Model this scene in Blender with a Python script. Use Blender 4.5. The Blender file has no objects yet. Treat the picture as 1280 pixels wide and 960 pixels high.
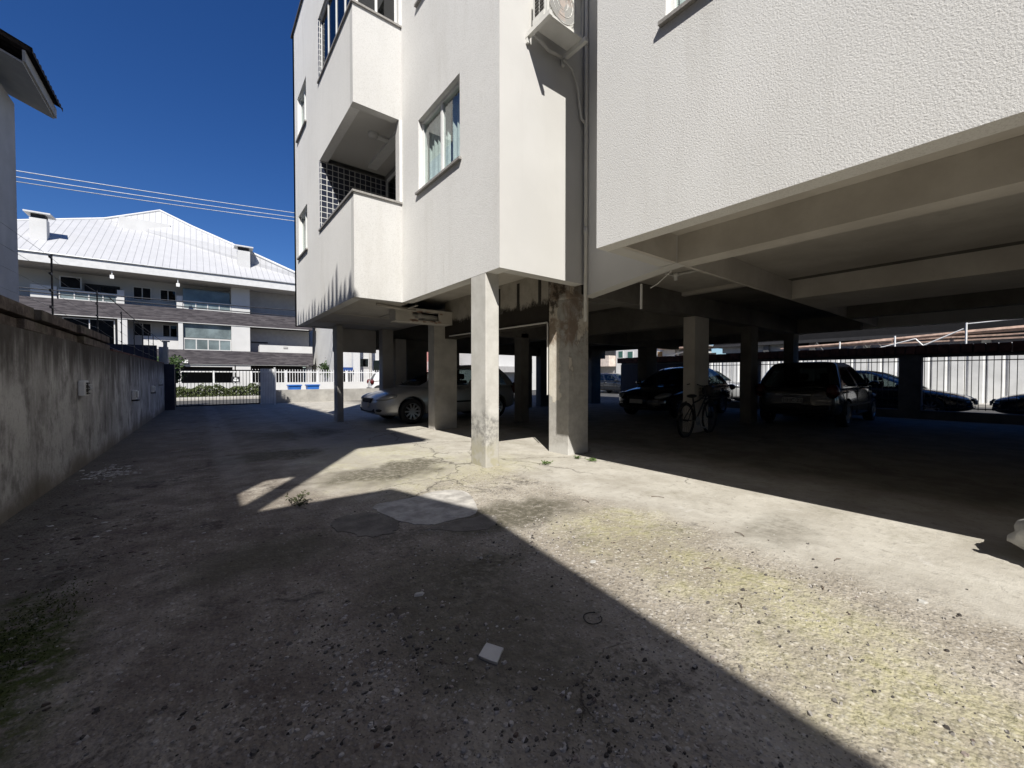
import bpy, bmesh, math, random
from mathutils import Vector, Matrix
random.seed(7)
S = bpy.context.scene
COL = S.collection
R = math.radians

# ------------------------------------------------------------------ camera
cd = bpy.data.cameras.new('camera'); cam = bpy.data.objects.new('camera', cd); COL.objects.link(cam)
cam.location = (0, 0, 1.2); cam.rotation_euler = (R(90 - 1.134), 0, R(-37.82))
cd.sensor_width = 36; cd.lens = 14.203; cd.clip_start = .05; cd.clip_end = 600
S.camera = cam
# ------------------------------------------------------------------ light
SUN_EL = 47.9; SUN_AZ = math.degrees(math.atan2(-.48, -.762))      # azimuth of the sun itself, from +Y to +X
W = bpy.data.worlds.new('World'); S.world = W; W.use_nodes = True
wn = W.node_tree.nodes; wl = W.node_tree.links
sky = wn.new('ShaderNodeTexSky'); sky.sky_type = 'NISHITA'; sky.sun_disc = False
sky.sun_elevation = R(SUN_EL); sky.sun_rotation = R(SUN_AZ % 360)
sky.air_density = 1.0; sky.dust_density = .05; sky.ozone_density = 7; sky.altitude = 300
hs = wn.new('ShaderNodeHueSaturation'); hs.inputs['Hue'].default_value = .512; hs.inputs['Saturation'].default_value = 1.2; wl.new(sky.outputs[0], hs.inputs['Color'])
wl.new(hs.outputs[0], wn['Background'].inputs[0]); wn['Background'].inputs[1].default_value = .066
sd = bpy.data.lights.new('sun', 'SUN'); sun = bpy.data.objects.new('sun', sd); COL.objects.link(sun)
sd.energy = 5.0; sd.angle = R(.4); sd.color = (1, .965, .905)
sun.rotation_euler = Vector((.48, .762, -1)).to_track_quat('-Z', 'Y').to_euler()
sun.location = (-10, -16, 30)
V = S.view_settings; V.view_transform = 'Standard'; V.look = 'None'; V.gamma = 1; V.use_curve_mapping = False
V.exposure = .55
S.cycles.max_bounces = 6; S.cycles.diffuse_bounces = 4; S.cycles.glossy_bounces = 3
S.cycles.caustics_reflective = False; S.cycles.caustics_refractive = False
S.cycles.use_denoising = True
S.cycles.sample_clamp_indirect = 6

# ------------------------------------------------------------------ helpers
class MB:
    def __init__(s): s.b = bmesh.new()
    def face(s, pts):
        try: return s.b.faces.new([s.b.verts.new(p) for p in pts])
        except ValueError: return None
    def box(s, x0, x1, y0, y1, z0, z1, bev=0):
        vs = [s.b.verts.new((x, y, z)) for z in (z0, z1) for y in (y0, y1) for x in (x0, x1)]
        fs = []
        for q in ((0,2,3,1),(4,5,7,6),(0,1,5,4),(2,6,7,3),(0,4,6,2),(1,3,7,5)):
            fs.append(s.b.faces.new([vs[i] for i in q]))
        if bev:
            es = list({e for f in fs for e in f.edges})
            bmesh.ops.bevel(s.b, geom=es, offset=bev, segments=2, profile=.6, affect='EDGES')
        return s
    def prism(s, pts, z0, z1):
        lo = [s.b.verts.new((p[0], p[1], z0)) for p in pts]; hi = [s.b.verts.new((p[0], p[1], z1)) for p in pts]
        n = len(pts); s.b.faces.new(lo[::-1]); s.b.faces.new(hi)
        for i in range(n): s.b.faces.new((lo[i], lo[(i+1)%n], hi[(i+1)%n], hi[i]))
        return s
    def tube(s, pts, r, n=8, cap=True):
        pts = [Vector(p) for p in pts]; rings = []
        up = Vector((0, 0, 1))
        for i, p in enumerate(pts):
            d = (pts[min(i+1, len(pts)-1)] - pts[max(i-1, 0)]).normalized()
            a = d.cross(up)
            if a.length < 1e-3: a = d.cross(Vector((0, 1, 0)))
            a.normalize(); c = a.cross(d)
            rr = r[i] if isinstance(r, (list, tuple)) else r
            rings.append([s.b.verts.new(p + (a*math.cos(t)+c*math.sin(t))*rr) for t in [2*math.pi*k/n for k in range(n)]])
        for i in range(len(rings)-1):
            for k in range(n): s.b.faces.new((rings[i][k], rings[i][(k+1)%n], rings[i+1][(k+1)%n], rings[i+1][k]))
        if cap: s.b.faces.new(rings[0][::-1]); s.b.faces.new(rings[-1])
        return s
    def lathe(s, prof, c, axis='Y', n=28):
        rings = []
        for (r, h) in prof:
            ring = []
            for k in range(n):
                t = 2*math.pi*k/n; a, b = r*math.cos(t), r*math.sin(t)
                v = {'Y': (a, h, b), 'Z': (a, b, h), 'X': (h, a, b)}[axis]
                ring.append(s.b.verts.new((c[0]+v[0], c[1]+v[1], c[2]+v[2])))
            rings.append(ring)
        for i in range(len(rings)-1):
            for k in range(n): s.b.faces.new((rings[i][k], rings[i][(k+1)%n], rings[i+1][(k+1)%n], rings[i+1][k]))
        return s
    def blob(s, c, r, sub=2, jit=0, seed=0):
        rn = random.Random(seed)
        g = bmesh.ops.create_icosphere(s.b, subdivisions=sub, radius=1)
        for v in g['verts']:
            k = 1 + rn.uniform(-jit, jit)
            v.co = Vector((v.co.x*r[0]*k+c[0], v.co.y*r[1]*k+c[1], v.co.z*r[2]*k+c[2]))
        return s
    def panel(s, f, us, vs, hole, t):
        """wall sheet with openings; f(u, v, d) -> point, d = depth; hole(uc, vc) -> True where open"""
        nu, nv = len(us)-1, len(vs)-1
        op = [[hole((us[i]+us[i+1])/2, (vs[j]+vs[j+1])/2) for j in range(nv)] for i in range(nu)]
        solid = lambda i, j: 0 <= i < nu and 0 <= j < nv and not op[i][j]
        for i in range(nu):
            for j in range(nv):
                if op[i][j]: continue
                a, b, c, d = us[i], us[i+1], vs[j], vs[j+1]
                s.face([f(a,c,0), f(b,c,0), f(b,d,0), f(a,d,0)])
                s.face([f(a,c,t), f(a,d,t), f(b,d,t), f(b,c,t)])
                if not solid(i-1,j): s.face([f(a,c,0), f(a,d,0), f(a,d,t), f(a,c,t)])
                if not solid(i+1,j): s.face([f(b,c,0), f(b,c,t), f(b,d,t), f(b,d,0)])
                if not solid(i,j-1): s.face([f(a,c,0), f(a,c,t), f(b,c,t), f(b,c,0)])
                if not solid(i,j+1): s.face([f(a,d,0), f(b,d,0), f(b,d,t), f(a,d,t)])
        return s
    def build(s, name, m, parent=None, smooth=False, weld=False):
        if weld: bmesh.ops.remove_doubles(s.b, verts=s.b.verts, dist=.0005)
        bmesh.ops.recalc_face_normals(s.b, faces=s.b.faces)
        me = bpy.data.meshes.new(name); s.b.to_mesh(me); s.b.free()
        o = bpy.data.objects.new(name, me); COL.objects.link(o)
        if m: me.materials.append(m)
        if smooth:
            for p in me.polygons: p.use_smooth = True
        if parent: o.parent = parent
        return o

def tag(o, label=None, cat=None, group=None, kind=None):
    for k, v in (('label', label), ('category', cat), ('group', group), ('kind', kind)):
        if v: o[k] = v
    return o
def thing(name, label, cat, loc=(0,0,0), rz=0, group=None):
    o = bpy.data.objects.new(name, None); COL.objects.link(o); o.empty_display_size = .2
    o.location = loc; o.rotation_euler = (0, 0, rz)
    return tag(o, label, cat, group)
def box(name, m, parent, *a, bev=0): return MB().box(*a, bev=bev).build(name, m, parent)
def struct(o, kind='structure'): o['kind'] = kind; return o
def copy_tree(o, parent=None):
    c = o.copy(); COL.objects.link(c)
    if parent: c.parent = parent
    for ch in [x for x in o.children]: copy_tree(ch, c)
    return c

# ------------------------------------------------------------------ materials
class NT:
    def __init__(s, name):
        s.m = bpy.data.materials.new(name); s.m.use_nodes = True; s.t = s.m.node_tree; s.n = s.t.nodes
        s.p = s.n['Principled BSDF']; s.pos = s.n.new('ShaderNodeNewGeometry').outputs['Position']
    def link(s, a, b): s.t.links.new(a, b)
    def inp(s, sock, v):
        if hasattr(v, 'is_output'): s.link(v, sock)
        else: sock.default_value = v
    def scale(s, v, sc):
        n = s.n.new('ShaderNodeVectorMath'); n.operation = 'MULTIPLY'; s.inp(n.inputs[0], v); n.inputs[1].default_value = sc; return n.outputs[0]
    def noise(s, sc=5, det=4, rough=.55, vec=None, dist=0, out=0):
        n = s.n.new('ShaderNodeTexNoise'); n.inputs['Scale'].default_value = sc; n.inputs['Detail'].default_value = det
        n.inputs['Roughness'].default_value = rough; n.inputs['Distortion'].default_value = dist
        s.link(vec or s.pos, n.inputs['Vector']); return n.outputs[out]
    def voro(s, sc=20, feat='F1', out='Distance', vec=None, rand=1):
        n = s.n.new('ShaderNodeTexVoronoi'); n.feature = feat; n.inputs['Scale'].default_value = sc; n.inputs['Randomness'].default_value = rand
        s.link(vec or s.pos, n.inputs['Vector']); return n.outputs[out]
    def ramp(s, v, a, b, lo=0., hi=1., smooth=True):
        n = s.n.new('ShaderNodeMapRange'); n.interpolation_type = 'SMOOTHSTEP' if smooth else 'LINEAR'
        s.inp(n.inputs[0], v); n.inputs[1].default_value = a; n.inputs[2].default_value = b; n.inputs[3].default_value = lo; n.inputs[4].default_value = hi
        return n.outputs[0]
    def math(s, op, a, b=0.):
        n = s.n.new('ShaderNodeMath'); n.operation = op; s.inp(n.inputs[0], a); s.inp(n.inputs[1], b); n.use_clamp = False; return n.outputs[0]
    def mul(s, a, b): return s.math('MULTIPLY', a, b)
    def mix(s, f, a, b, mode='MIX'):
        n = s.n.new('ShaderNodeMix'); n.data_type = 'RGBA'; n.blend_type = mode
        s.inp(n.inputs[0], f); c = lambda x: (*x, 1) if isinstance(x, tuple) and len(x) == 3 else x
        s.inp(n.inputs[6], c(a)); s.inp(n.inputs[7], c(b)); return n.outputs[2]
    def sep(s, v=None):
        n = s.n.new('ShaderNodeSeparateXYZ'); s.link(v or s.pos, n.inputs[0]); return n.outputs
    def spot(s, x, y, rx, ry, rag=.35, sc=6, soft=.5):
        """1 inside a ragged ellipse on the ground"""
        n = s.n.new('ShaderNodeVectorMath'); n.operation = 'SUBTRACT'; s.link(s.pos, n.inputs[0]); n.inputs[1].default_value = (x, y, 0)
        v = s.scale(n.outputs[0], (1/rx, 1/ry, 0))
        l = s.n.new('ShaderNodeVectorMath'); l.operation = 'LENGTH'; s.link(v, l.inputs[0])
        d = s.math('ADD', l.outputs['Value'], s.mul(s.math('SUBTRACT', s.noise(sc, 4, .6), .5), rag*4))
        return s.ramp(d, 1-soft, 1+soft*.6, 1, 0)
    def out(s, col, rough=.85, bump=None, bstr=.3, bdist=.01, spec=.3, metal=0):
        s.inp(s.p.inputs['Base Color'], (*col, 1) if isinstance(col, tuple) else col)
        s.inp(s.p.inputs['Roughness'], rough); s.p.inputs['Specular IOR Level'].default_value = spec; s.p.inputs['Metallic'].default_value = metal
        if bump is not None:
            b = s.n.new('ShaderNodeBump'); b.inputs['Strength'].default_value = bstr; b.inputs['Distance'].default_value = bdist
            s.link(bump, b.inputs['Height']); s.link(b.outputs[0], s.p.inputs['Normal'])
        return s.m

def plain(name, c, rough=.7, var=.18, sc=4, bstr=.15, bsc=60, spec=.3, metal=0, bdist=.004):
    n = NT(name)
    a = n.noise(sc, 5, .6); f = n.ramp(a, .3, .72)
    col = n.mix(f, tuple(x*(1-var) for x in c), tuple(min(1, x*(1+var*.6)) for x in c))
    return n.out(col, rough, n.noise(bsc, 3) if bstr else None, bstr, bdist, spec, metal)

def m_stucco(name='textured_stucco', k=1.):
    n = NT(name)
    big = n.ramp(n.noise(.55, 4, .6), .3, .7)
    st = n.ramp(n.noise(2.2, 5, .65, n.scale(n.pos, (1, 1, .16))), .5, .8)
    col = n.mix(big, (.69, .68, .655), (.75, .74, .715)); dr = n.ramp(n.noise(5.5, 5, .7, n.scale(n.pos, (1, 1, .07))), .56, .72); col = n.mix(n.mul(st, .5), col, (.57, .55, .51)); col = n.mix(n.mul(n.mul(dr, big), .28), col, (.50, .475, .43))
    v = n.voro(92, 'SMOOTH_F1'); h = n.math('ADD', n.mul(v, .55), n.noise(110, 4, .65))
    g = n.noise(72, 3, .75); col = n.mix(n.ramp(g, .50, .64, 0, .5), col, (.50, .485, .455)); col = n.mix(n.ramp(g, .32, .44, .3, 0), col, (.80, .79, .77)); h = n.math('ADD', n.mul(g, 1.1), n.mul(h, .7))
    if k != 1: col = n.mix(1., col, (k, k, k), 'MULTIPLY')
    return n.out(col, .92, h, .42, .008, .2)
def m_smoothwall():
    n = NT('smooth_painted_render')
    big = n.ramp(n.noise(.7, 4, .6), .3, .7)
    st = n.ramp(n.noise(3, 4, .65, n.scale(n.pos, (1, 1, .12))), .55, .85)
    col = n.mix(big, (.54, .53, .505), (.59, .58, .555)); col = n.mix(n.mul(st, .3), col, (.44, .42, .38))
    return n.out(col, .9, n.noise(45, 4, .6), .12, .006, .2)
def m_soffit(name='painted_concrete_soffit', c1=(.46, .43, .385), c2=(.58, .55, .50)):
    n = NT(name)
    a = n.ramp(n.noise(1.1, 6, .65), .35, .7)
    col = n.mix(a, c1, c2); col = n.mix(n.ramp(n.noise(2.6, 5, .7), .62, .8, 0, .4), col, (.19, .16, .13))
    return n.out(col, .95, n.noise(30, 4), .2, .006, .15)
def m_column():
    n = NT('weathered_column_paint')
    z = n.sep()[2]; nz = n.noise(3.5, 6, .7); nf = n.noise(14, 5, .7)
    col = n.mix(n.ramp(nz, .35, .7), (.48, .465, .425), (.57, .555, .515))
    hgt = n.math('ADD', z, n.mul(n.math('SUBTRACT', nz, .5), 1.3))
    dirt = n.mul(n.mul(n.ramp(hgt, .62, .9, 1, 0), n.ramp(hgt, .1, .5, .35, 1)), n.ramp(nf, .36, .62))
    col = n.mix(n.mul(dirt, .8), col, (.17, .165, .155))
    col = n.mix(n.mul(n.ramp(hgt, .1, .7, 1, 0), .6), col, (.40, .38, .33))
    moss = n.mul(n.ramp(z, .05, .5, 1, 0), n.ramp(n.noise(6, 4), .45, .6)); col = n.mix(n.mul(moss, .5), col, (.34, .31, .17))
    return n.out(col, .92, nf, .3, .006, .15)
def m_pillar():
    n = NT('peeling_pillar_paint')
    P = n.sep(); z, y = P[2], P[1]; a = n.noise(3.0, 7, .68, dist=.3); b = n.noise(9, 6, .7); c = n.noise(1.6, 5, .6, n.scale(n.pos, (1, 1, .5)))
    ca = n.math('SUBTRACT', a, .5)
    col = n.mix(n.ramp(b, .3, .7), (.36, .345, .315), (.47, .455, .42))                                     # bare grey plaster
    pm = n.mul(n.ramp(n.math('ADD', y, n.mul(ca, .55)), 4.47, 4.485), n.ramp(n.math('ADD', z, n.mul(ca, .8)), .84, .86))
    pm = n.mul(pm, n.ramp(n.math('ADD', z, n.mul(ca, 1.4)), 2.25, 2.22, 0, 1))
    pm2 = n.mul(n.ramp(c, .56, .575), n.ramp(z, 1.1, 1.4)); pm = n.math('MAXIMUM', pm, pm2)
    paint = n.mix(n.ramp(b, .3, .7), (.60, .55, .46), (.70, .66, .58))
    rim = n.mul(n.ramp(n.math('ABSOLUTE', n.math('SUBTRACT', c, .568)), 0, .02, 1, 0), n.ramp(z, 1.1, 1.4)); col = n.mix(n.mul(rim, .6), col, (.14, .11, .085))
    col = n.mix(pm, col, paint)
    br = n.mul(n.ramp(n.math('ADD', z, n.mul(ca, 2.2)), 1.55, 2.0), n.ramp(a, .40, .56)); col = n.mix(n.mul(br, .72), col, (.20, .13, .08))
    dk = n.mul(n.ramp(n.math('ADD', n.math('ADD', z, n.mul(ca, .8)), n.mul(n.math('SUBTRACT', y, 4.5), 1.2)), 2.2, 2.4), n.ramp(b, .42, .58)); col = n.mix(n.mul(dk, .85), col, (.05, .04, .033))
    ft = n.ramp(n.math('ADD', z, n.mul(ca, .3)), .05, .22, .7, 0); col = n.mix(ft, col, (.56, .55, .52))
    return n.out(col, .93, n.math('ADD', n.mul(pm, .5), b), .5, .012, .15)
def m_moldbeam():
    n = NT('mould_stained_concrete')
    z = n.sep()[2]; a = n.noise(4.5, 6, .7); b = n.noise(15, 5, .7)
    col = n.mix(n.ramp(a, .35, .65), (.40, .37, .32), (.50, .47, .42))
    h = n.math('ADD', z, n.mul(n.math('SUBTRACT', a, .5), .35)); h = n.math('ADD', h, n.mul(n.math('SUBTRACT', b, .5), .2))
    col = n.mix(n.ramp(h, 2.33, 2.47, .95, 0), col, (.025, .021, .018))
    return n.out(col, .95, b, .3, .01, .1)
def m_yardwall():
    n = NT('stained_cement_render')
    z = n.sep()[2]
    st = n.noise(1.9, 6, .66, n.scale(n.pos, (1, 1, .2))); sf = n.noise(4.5, 6, .66, n.scale(n.pos, (1, 1, .16))); p = n.noise(1.2, 5, .6); fn = n.noise(24, 4, .65)
    col = n.mix(n.ramp(p, .35, .65), (.33, .32, .308), (.45, .44, .425))
    bl = n.noise(2.4, 8, .72, n.scale(n.pos, (1, 1, .7))); col = n.mix(n.ramp(bl, .46, .64, 0, .7), col, (.12, .112, .108))
    col = n.mix(n.ramp(st, .5, .68, 0, .7), col, (.095, .088, .083))
    col = n.mix(n.ramp(sf, .56, .74, 0, .45), col, (.40, .39, .375))
    pt = n.mul(n.ramp(n.noise(1.7, 4, .6, n.scale(n.pos, (1, 1, .45))), .56, .64), n.ramp(z, 1.25, 1.6, 1, 0)); col = n.mix(n.mul(pt, .8), col, (.54, .53, .515)); wh = n.ramp(n.noise(6.5, 7, .75, n.scale(n.pos, (1, 1, .6))), .55, .68); col = n.mix(n.mul(wh, .4), col, (.52, .51, .50))
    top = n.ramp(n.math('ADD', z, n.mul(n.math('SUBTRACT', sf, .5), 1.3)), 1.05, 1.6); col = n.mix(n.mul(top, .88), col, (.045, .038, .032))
    bot = n.ramp(n.math('ADD', z, n.mul(n.math('SUBTRACT', p, .5), .6)), .0, .28, .8, 0); col = n.mix(bot, col, (.13, .11, .085))
    col = n.mix(n.ramp(fn, .5, .75, 0, .35), col, (.12, .105, .09))
    return n.out(col, .95, n.math('ADD', fn, n.mul(p, 1.5)), .4, .014, .1)
def m_coping():
    n = NT('mossy_coping')
    a = n.noise(5, 6, .7); col = n.mix(n.ramp(a, .35, .65), (.055, .043, .038), (.15, .125, .11)); col = n.mix(n.ramp(n.noise(2.1, 5, .6), .52, .7, 0, .7), col, (.13, .125, .10))
    return n.out(col, .95, n.noise(30, 5), .5, .02, .1)
def m_yard():
    n = NT('worn_yard_concrete')
    P = n.sep(); x, y = P[0], P[1]
    big = n.noise(.45, 6, .62); mid = n.noise(2.3, 7, .68, dist=.3); fine = n.noise(16, 5, .7); grit = n.noise(120, 3, .6)
    wob = n.mul(n.math('SUBTRACT', n.noise(.9, 5, .6), .5), 1.6)
    # smooth screeded strip along the building, exposed gravel towards the lane
    smooth = n.ramp(n.math('ADD', x, wob), 2.75, 3.35)
    sm2 = n.ramp(n.math('ADD', n.math('SUBTRACT', y, n.mul(n.ramp(x, 0, 3), .3)), wob), 3.4, 4.6)
    smooth = n.math('MAXIMUM', smooth, n.mul(sm2, n.ramp(n.math('ADD', x, wob), .1, 1.4)))
    base = n.mix(n.ramp(mid, .35, .66), (.29, .26, .212), (.43, .392, .328))
    base = n.mix(n.ramp(big, .38, .62, 0, .65), base, (.215, .185, .145))
    v1 = n.voro(34, 'F1', 'Color'); d1 = n.voro(34, 'F1', 'Distance'); v2d = n.voro(78, 'F1', 'Distance'); v2 = n.voro(78, 'F1', 'Color')
    sc1 = n.sep(v1)[0]; sc2 = n.sep(v2)[1]
    stone = n.mix(n.ramp(sc1, .1, 1), (.10, .09, .08), (.60, .565, .51)); stone2 = n.mix(n.ramp(sc2, 0, 1), (.11, .098, .088), (.55, .52, .47))
    grav = n.mix(n.ramp(d1, .22, .42, .62, 0), base, stone); grav = n.mix(n.ramp(v2d, .2, .4, .6, 0), grav, stone2)
    void = n.mul(n.ramp(fine, .55, .70), n.ramp(mid, .36, .6)); grav = n.mix(n.mul(void, .8), grav, (.075, .065, .055))
    fleck = n.ramp(n.noise(62, 2, .6, dist=1.2), .62, .69); grav = n.mix(n.mul(fleck, .85), grav, (.045, .04, .036)); cl = n.mul(n.ramp(n.noise(1.6, 5, .7), .52, .66), n.ramp(fine, .42, .58)); grav = n.mix(n.mul(cl, .7), grav, (.07, .064, .058))
    scr = n.mix(n.ramp(mid, .33, .7), (.355, .33, .282), (.465, .44, .385)); scr = n.mix(n.ramp(fine, .52, .72, 0, .55), scr, (.19, .175, .15)); w2 = n.noise(1.25, 7, .72, dist=.6); scr = n.mix(n.ramp(w2, .52, .68, 0, .5), scr, (.26, .24, .19)); scr = n.mix(n.ramp(n.noise(3.4, 6, .7), .60, .72, 0, .6), scr, (.50, .48, .44))
    scr = n.mix(n.ramp(n.noise(5, 6, .75, n.scale(n.pos, (1, .35, 1))), .57, .72, 0, .55), scr, (.24, .225, .19))
    col = n.mix(smooth, grav, scr)
    lane_shade = n.ramp(n.math('ADD', x, n.mul(wob, .9)), .2, 2.3, 1, 0); col = n.mix(n.mul(lane_shade, n.ramp(n.noise(3.2, 6, .7), .28, .62, .2, .72)), col, (.094, .072, .060))  # ground colour darkened on the lane side to deepen its shade
    bk = n.mul(n.ramp(n.noise(1.15, 6, .72, dist=.5), .53, .64), n.ramp(fine, .36, .56)); col = n.mix(n.mul(n.mul(bk, lane_shade), .8), col, (.035, .030, .028))
    # yellow-green algae band, dirt by the foot of the wall and where puddles dry
    al = n.math('MAXIMUM', n.spot(2.62, 1.95, .55, .5, .3, 3), n.spot(2.42, 1.0, .38, .8, .3, 3)); al = n.math('MAXIMUM', al, n.spot(2.05, .35, .4, .6, .3, 3))
    al = n.math('MAXIMUM', al, n.mul(n.spot(2.5, 4.6, 1.4, .9, .35, 3), .75)); al = n.math('MAXIMUM', al, n.mul(n.spot(2.1, 6.0, 1.0, 1.3, .35, 3), .65))
    col = n.mix(n.mul(n.mul(al, n.ramp(mid, .38, .62, .25, 1)), n.ramp(fine, .3, .62, .15, .62)), col, (.36, .34, .17))
    dk = n.math('MAXIMUM', n.spot(2.15, 2.75, .75, .35, .35, 4), n.spot(1.8, 4.9, .8, .5, .35, 4)); dk = n.math('MAXIMUM', dk, n.mul(n.spot(1.1, 1.7, .5, .9, .4, 4), .8)); dk = n.math('MAXIMUM', dk, n.spot(2.25, 5.15, .55, .35, .4, 5)); dk = n.math('MAXIMUM', dk, n.spot(.9, 7.0, .7, .5, .45, 3)); dk = n.math('MAXIMUM', dk, n.spot(1.6, 9.3, .9, .8, .45, 3)); dk = n.math('MAXIMUM', dk, n.spot(.35, 3.1, .5, .3, .45, 4)); dk = n.math('MAXIMUM', dk, n.spot(1.35, 2.1, .35, .2, .45, 5)); dk = n.math('MAXIMUM', dk, n.mul(n.spot(3.6, 1.2, .45, .25, .45, 4), .45))
    col = n.mix(n.mul(dk, n.ramp(fine, .34, .58, .5, 1)), col, (.105, .095, .07))
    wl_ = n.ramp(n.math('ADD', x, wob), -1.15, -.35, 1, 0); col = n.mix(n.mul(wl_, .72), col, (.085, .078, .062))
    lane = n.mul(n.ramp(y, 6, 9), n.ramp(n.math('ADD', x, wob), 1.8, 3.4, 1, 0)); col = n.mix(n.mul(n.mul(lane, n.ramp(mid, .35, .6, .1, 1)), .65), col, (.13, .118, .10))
    ms = n.spot(-.72, 2.35, .3, .9, .35, 5); col = n.mix(n.mul(ms, n.ramp(fine, .35, .55)), col, (.05, .062, .016))
    floor_shade = n.ramp(n.math('ADD', x, n.mul(wob, .3)), 4.9, 6.2); col = n.mix(n.mul(floor_shade, .8), col, n.mix(n.ramp(mid, .4, .6), (.065, .06, .054), (.105, .098, .09)))  # car-park floor coloured darker to stand in for its deep shade
    trk = n.math('MAXIMUM', n.ramp(n.math('ABSOLUTE', n.math('SUBTRACT', n.math('ADD', x, n.mul(wob, .12)), .35)), .08, .26, 1, 0), n.ramp(n.math('ABSOLUTE', n.math('SUBTRACT', n.math('ADD', x, n.mul(wob, .12)), 1.75)), .08, .26, 1, 0)); col = n.mix(n.mul(n.mul(trk, n.ramp(y, 4.5, 6)), n.ramp(mid, .35, .6, .1, .5)), col, (.30, .28, .25))
    # cracks
    cv = n.scale(n.pos, (1, 1, 0)); wv = n.n.new('ShaderNodeVectorMath'); wv.operation = 'ADD'
    n.link(cv, wv.inputs[0]); n.link(n.scale(n.noise(2.5, 5, .65, out=1), (.55, .55, 0)), wv.inputs[1])
    ck = n.ramp(n.voro(.62, 'DISTANCE_TO_EDGE', vec=wv.outputs[0]), .0, .007, 1, 0)
    ck = n.mul(ck, n.math('MAXIMUM', n.ramp(n.noise(.8, 3), .52, .60), n.mul(n.mul(n.ramp(y, 3.0, 3.8), n.ramp(x, 1.6, 2.4)), n.ramp(x, 4.6, 5.6, 1, 0)))); ck = n.math('MAXIMUM', ck, n.mul(n.ramp(n.voro(1.7, 'DISTANCE_TO_EDGE', vec=wv.outputs[0]), 0, .006, 1, 0), n.mul(n.spot(2.7, 4.1, 1.0, .8, .3, 3), .8))); col = n.mix(n.mul(ck, .6), col, (.055, .048, .04))
    rg = n.math('SUBTRACT', 1., smooth)
    h = n.math('ADD', n.mul(n.math('SUBTRACT', 1., d1), n.mul(rg, .55)), n.mul(n.math('SUBTRACT', 1., v2d), n.mul(rg, .35)))
    h = n.math('ADD', h, n.mul(fine, .7)); h = n.math('ADD', h, n.mul(grit, .22)); h = n.math('SUBTRACT', h, n.mul(ck, 1.1)); h = n.math('SUBTRACT', h, n.mul(n.mul(void, rg), .5))
    return n.out(col, .94, h, .75, .016, .18)
def m_glass(name, tint=(.75, .82, .84), refl=.32):
    m = bpy.data.materials.new(name); m.use_nodes = True; t = m.node_tree; n = t.nodes; n.remove(n['Principled BSDF'])
    tr = n.new('ShaderNodeBsdfTransparent'); tr.inputs[0].default_value = (*tint, 1)
    gl = n.new('ShaderNodeBsdfGlossy'); gl.inputs['Roughness'].default_value = .02
    lw = n.new('ShaderNodeLayerWeight'); lw.inputs[0].default_value = refl
    ns = n.new('ShaderNodeTexNoise'); ns.inputs['Scale'].default_value = 1.2; bp = n.new('ShaderNodeBump'); bp.inputs['Strength'].default_value = .02
    t.links.new(ns.outputs[0], bp.inputs['Height']); t.links.new(bp.outputs[0], gl.inputs['Normal'])
    mx = n.new('ShaderNodeMixShader'); mr = n.new('ShaderNodeMapRange'); mr.inputs[3].default_value = .03; mr.inputs[4].default_value = refl; t.links.new(lw.outputs['Facing'], mr.inputs[0]); lw.inputs[0].default_value = .35; t.links.new(mr.outputs[0], mx.inputs[0]); t.links.new(tr.outputs[0], mx.inputs[1]); t.links.new(gl.outputs[0], mx.inputs[2])
    t.links.new(mx.outputs[0], n['Material Output'].inputs[0]); return m
def m_paint(name, c, rough=.28, metal=0., coat=.7):
    n = NT(name); col = n.mix(n.ramp(n.noise(3, 4), .35, .7), tuple(x*.9 for x in c), c)
    n.out(col, rough, None, spec=.5, metal=metal); n.p.inputs['Coat Weight'].default_value = coat; n.p.inputs['Coat Roughness'].default_value = .06
    return n.m
def m_gravel():
    n = NT('mixed_gravel'); c = n.sep(n.voro(28, 'F1', 'Color'))
    col = n.mix(n.ramp(c[0], .15, .95), (.055, .049, .044), (.38, .355, .325)); col = n.mix(n.ramp(c[1], .85, .97, 0, .4), col, (.2, .13, .10))
    return n.out(col, .92, n.noise(150, 4), .4, .004, .2)
def m_grid(name, tile, grout, size, axis):
    """square glazed tiles with grout, on a wall whose normal is axis"""
    n = NT(name); P = n.sep(); a = P[1] if axis == 'X' else P[0]; b = P[2]
    def line(c): f = n.math('FRACT', n.math('DIVIDE', c, size)); return n.math('MAXIMUM', n.ramp(f, .04, .07, 1, 0), n.ramp(f, .93, .96))
    g = n.math('MAXIMUM', line(a), line(b))
    t = n.mix(n.ramp(n.noise(2.5, 4), .3, .7), tuple(x*.75 for x in tile), tile)
    return n.out(n.mix(g, t, grout), n.ramp(g, 0, 1, .15, .8), n.math('SUBTRACT', 1., g), .3, .004, .5)
def m_ribs(name, c, per):
    n = NT(name); f = n.math('FRACT', n.math('DIVIDE', n.sep()[0], per)); g = n.math('MAXIMUM', n.ramp(f, .0, .10, 1, 0), n.ramp(f, .90, 1.0))
    col = n.mix(n.ramp(n.noise(1.5, 4), .35, .7), tuple(x*.93 for x in c), c); col = n.mix(n.ramp(f, .10, .2, .0, 0), col, (.3, .3, .3))
    return n.out(n.mix(n.mul(n.ramp(f, .0, .16, 1, 0), .3), col, (.33, .33, .34)), .5, g, .6, .05, .3)
def m_bands(name, c1, c2, sc, axis=2, jit=.35):
    """split-stone cladding in thin courses"""
    n = NT(name); v = n.scale(n.pos, (.9, .9, 7) if axis == 2 else (6, 6, .4))
    a = n.noise(sc, 5, .65, v); b = n.voro(sc*.8, 'F1', 'Color', v); f = n.math('ADD', n.mul(a, .6), n.mul(n.sep(b)[0], .4))
    return n.out(n.mix(n.ramp(f, .25, .75), c1, c2), .8, f, .4, .02, .25)

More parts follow.
